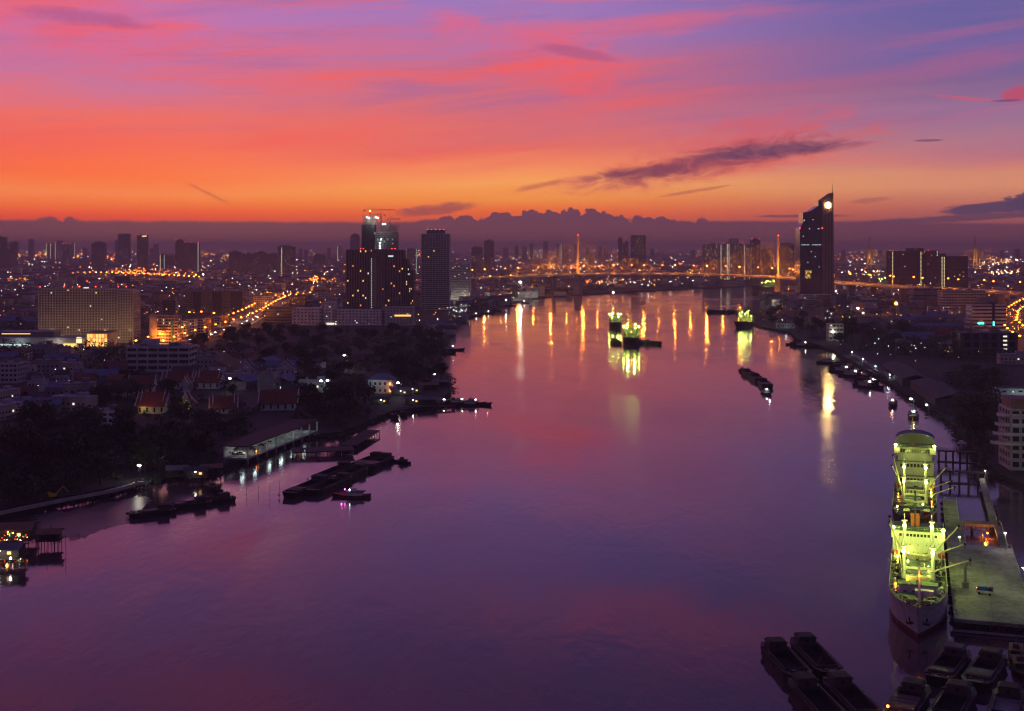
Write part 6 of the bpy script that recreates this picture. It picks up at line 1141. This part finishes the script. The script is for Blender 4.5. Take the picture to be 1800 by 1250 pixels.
for i in range(3800):
    py = HY+3.5+R.random()**2.4*130; px = R.uniform(-20, 1820); dot(px, py, R.choice(('lamp_orange', 'lamp_amber', 'lamp_amber', 'lamp_white', 'win_warm', 'lamp_cool', 'win_orange', 'win_warm', 'win_warm')), R.uniform(.5, 1.0) if py < 480 else R.uniform(.35, .8))
for (cx_, cy_, sx, sy, n, ms, sc) in [(85, 448, 50, 5, 95, ('lamp_amber', 'lamp_orange', 'lamp_amber'), 1.5), (142, 446, 12, 4, 26, ('lamp_amber', 'lamp_orange'), 1.4), (195, 449, 14, 4, 20, ('lamp_orange',), 1.2), (268, 447, 14, 6, 16, ('lamp_orange', 'lamp_amber'), 1.2), (365, 446, 16, 5, 36, ('lamp_amber',), 1.0), (395, 450, 14, 4, 30, ('lamp_amber', 'win_warm'), .9), (235, 477, 55, 6, 120, ('lamp_orange',), 1.0), (300, 480, 40, 4, 70, ('lamp_orange', 'lamp_orange', 'lamp_red'), .9), (558, 491, 22, 4, 42, ('lamp_orange',), 1.1), (30, 491, 20, 3, 26, ('lamp_orange', 'win_orange'), .9), (540, 445, 40, 4, 40, ('lamp_amber',), .7), (735, 452, 6, 8, 14, ('lamp_orange', 'lamp_amber'), 1.3), (920, 450, 60, 6, 60, ('lamp_orange', 'lamp_amber'), .8), (1010, 470, 90, 4, 70, ('lamp_orange',), .9), (1050, 494, 60, 4, 40, ('lamp_orange', 'lamp_amber'), 1.1), (1150, 499, 90, 4, 70, ('lamp_white', 'lamp_amber', 'lamp_cool'), .7), (1220, 448, 40, 4, 36, ('lamp_amber',), .8), (1500, 452, 60, 5, 50, ('lamp_amber', 'lamp_orange'), .8), (1760, 459, 50, 6, 90, ('lamp_amber', 'lamp_orange', 'lamp_white'), 1.2), (1770, 478, 30, 4, 40, ('lamp_white', 'lamp_amber'), .9), (1390, 480, 40, 8, 40, ('lamp_amber', 'lamp_orange'), .9), (1540, 480, 60, 6, 40, ('lamp_amber', 'lamp_white'), .8), (890, 520, 50, 8, 30, ('lamp_orange', 'lamp_amber', 'lamp_white'), .6), (810, 545, 20, 10, 40, ('lamp_white', 'lamp_cool'), .45), (1720, 600, 60, 20, 40, ('lamp_white', 'lamp_amber'), .4), (1560, 600, 60, 24, 30, ('lamp_white', 'lamp_cool'), .4), (100, 640, 110, 40, 60, ('lamp_white', 'win_warm', 'lamp_cool'), .35), (420, 640, 100, 30, 20, ('lamp_white', 'lamp_amber'), .35), (120, 520, 110, 20, 80, ('lamp_white', 'win_warm'), .4), (450, 515, 120, 20, 80, ('lamp_white', 'win_warm', 'lamp_amber'), .45), (330, 590, 60, 12, 60, ('lamp_orange', 'lamp_amber'), .5), (1785, 560, 20, 26, 60, ('lamp_orange', 'lamp_orange', 'lamp_amber'), .8)]:
    for i in range(n): dot(R.gauss(cx_, sx*.55), max(HY+3.5, R.gauss(cy_, sy*.6)), R.choice(ms), sc*R.choice((.5, .6, .8, 1.3)))
for m, b in lb_.items():
    if b.v:
        mm = MAT[m].copy(); mm.cycles.emission_sampling = 'NONE'; ob = b.build('city_light', mm, None, 'stuff'); ob['label'] = 'scattered lamps of the far city'
for i in range(46): q_ = P(R.uniform(0, 620) if i % 3 else R.uniform(860, 1800), R.uniform(462, 540), 22); lamp_and_fill_light(q_, R.uniform(4e3, 1.6e4) if q_.y < 4500 else 3e4, R.choice((ORANGE, ORANGE, AMBER, WHITE)), 1) if on_land(q_.x, q_.y) else None  # added glow lights with no fixtures, they brighten the far roofs
for px, py, pw in ((85, 452, 7e5), (235, 482, 6e4), (300, 484, 6e4), (558, 496, 3e4), (1760, 464, 3e5), (1010, 476, 4e4), (1785, 562, 9000)): q_ = P(px, py, 24); lamp_and_fill_light(q_, pw, ORANGE, 2)  # added orange glows with no fixtures over the far lamp clusters
# remove the building prototypes
def kill(o):
    for ch in list(o.children): kill(ch)
    bpy.data.objects.remove(o)
for o in list(PR): kill(o)
print('lights', NL[0], 'trees', nt_, 'houses', nh)
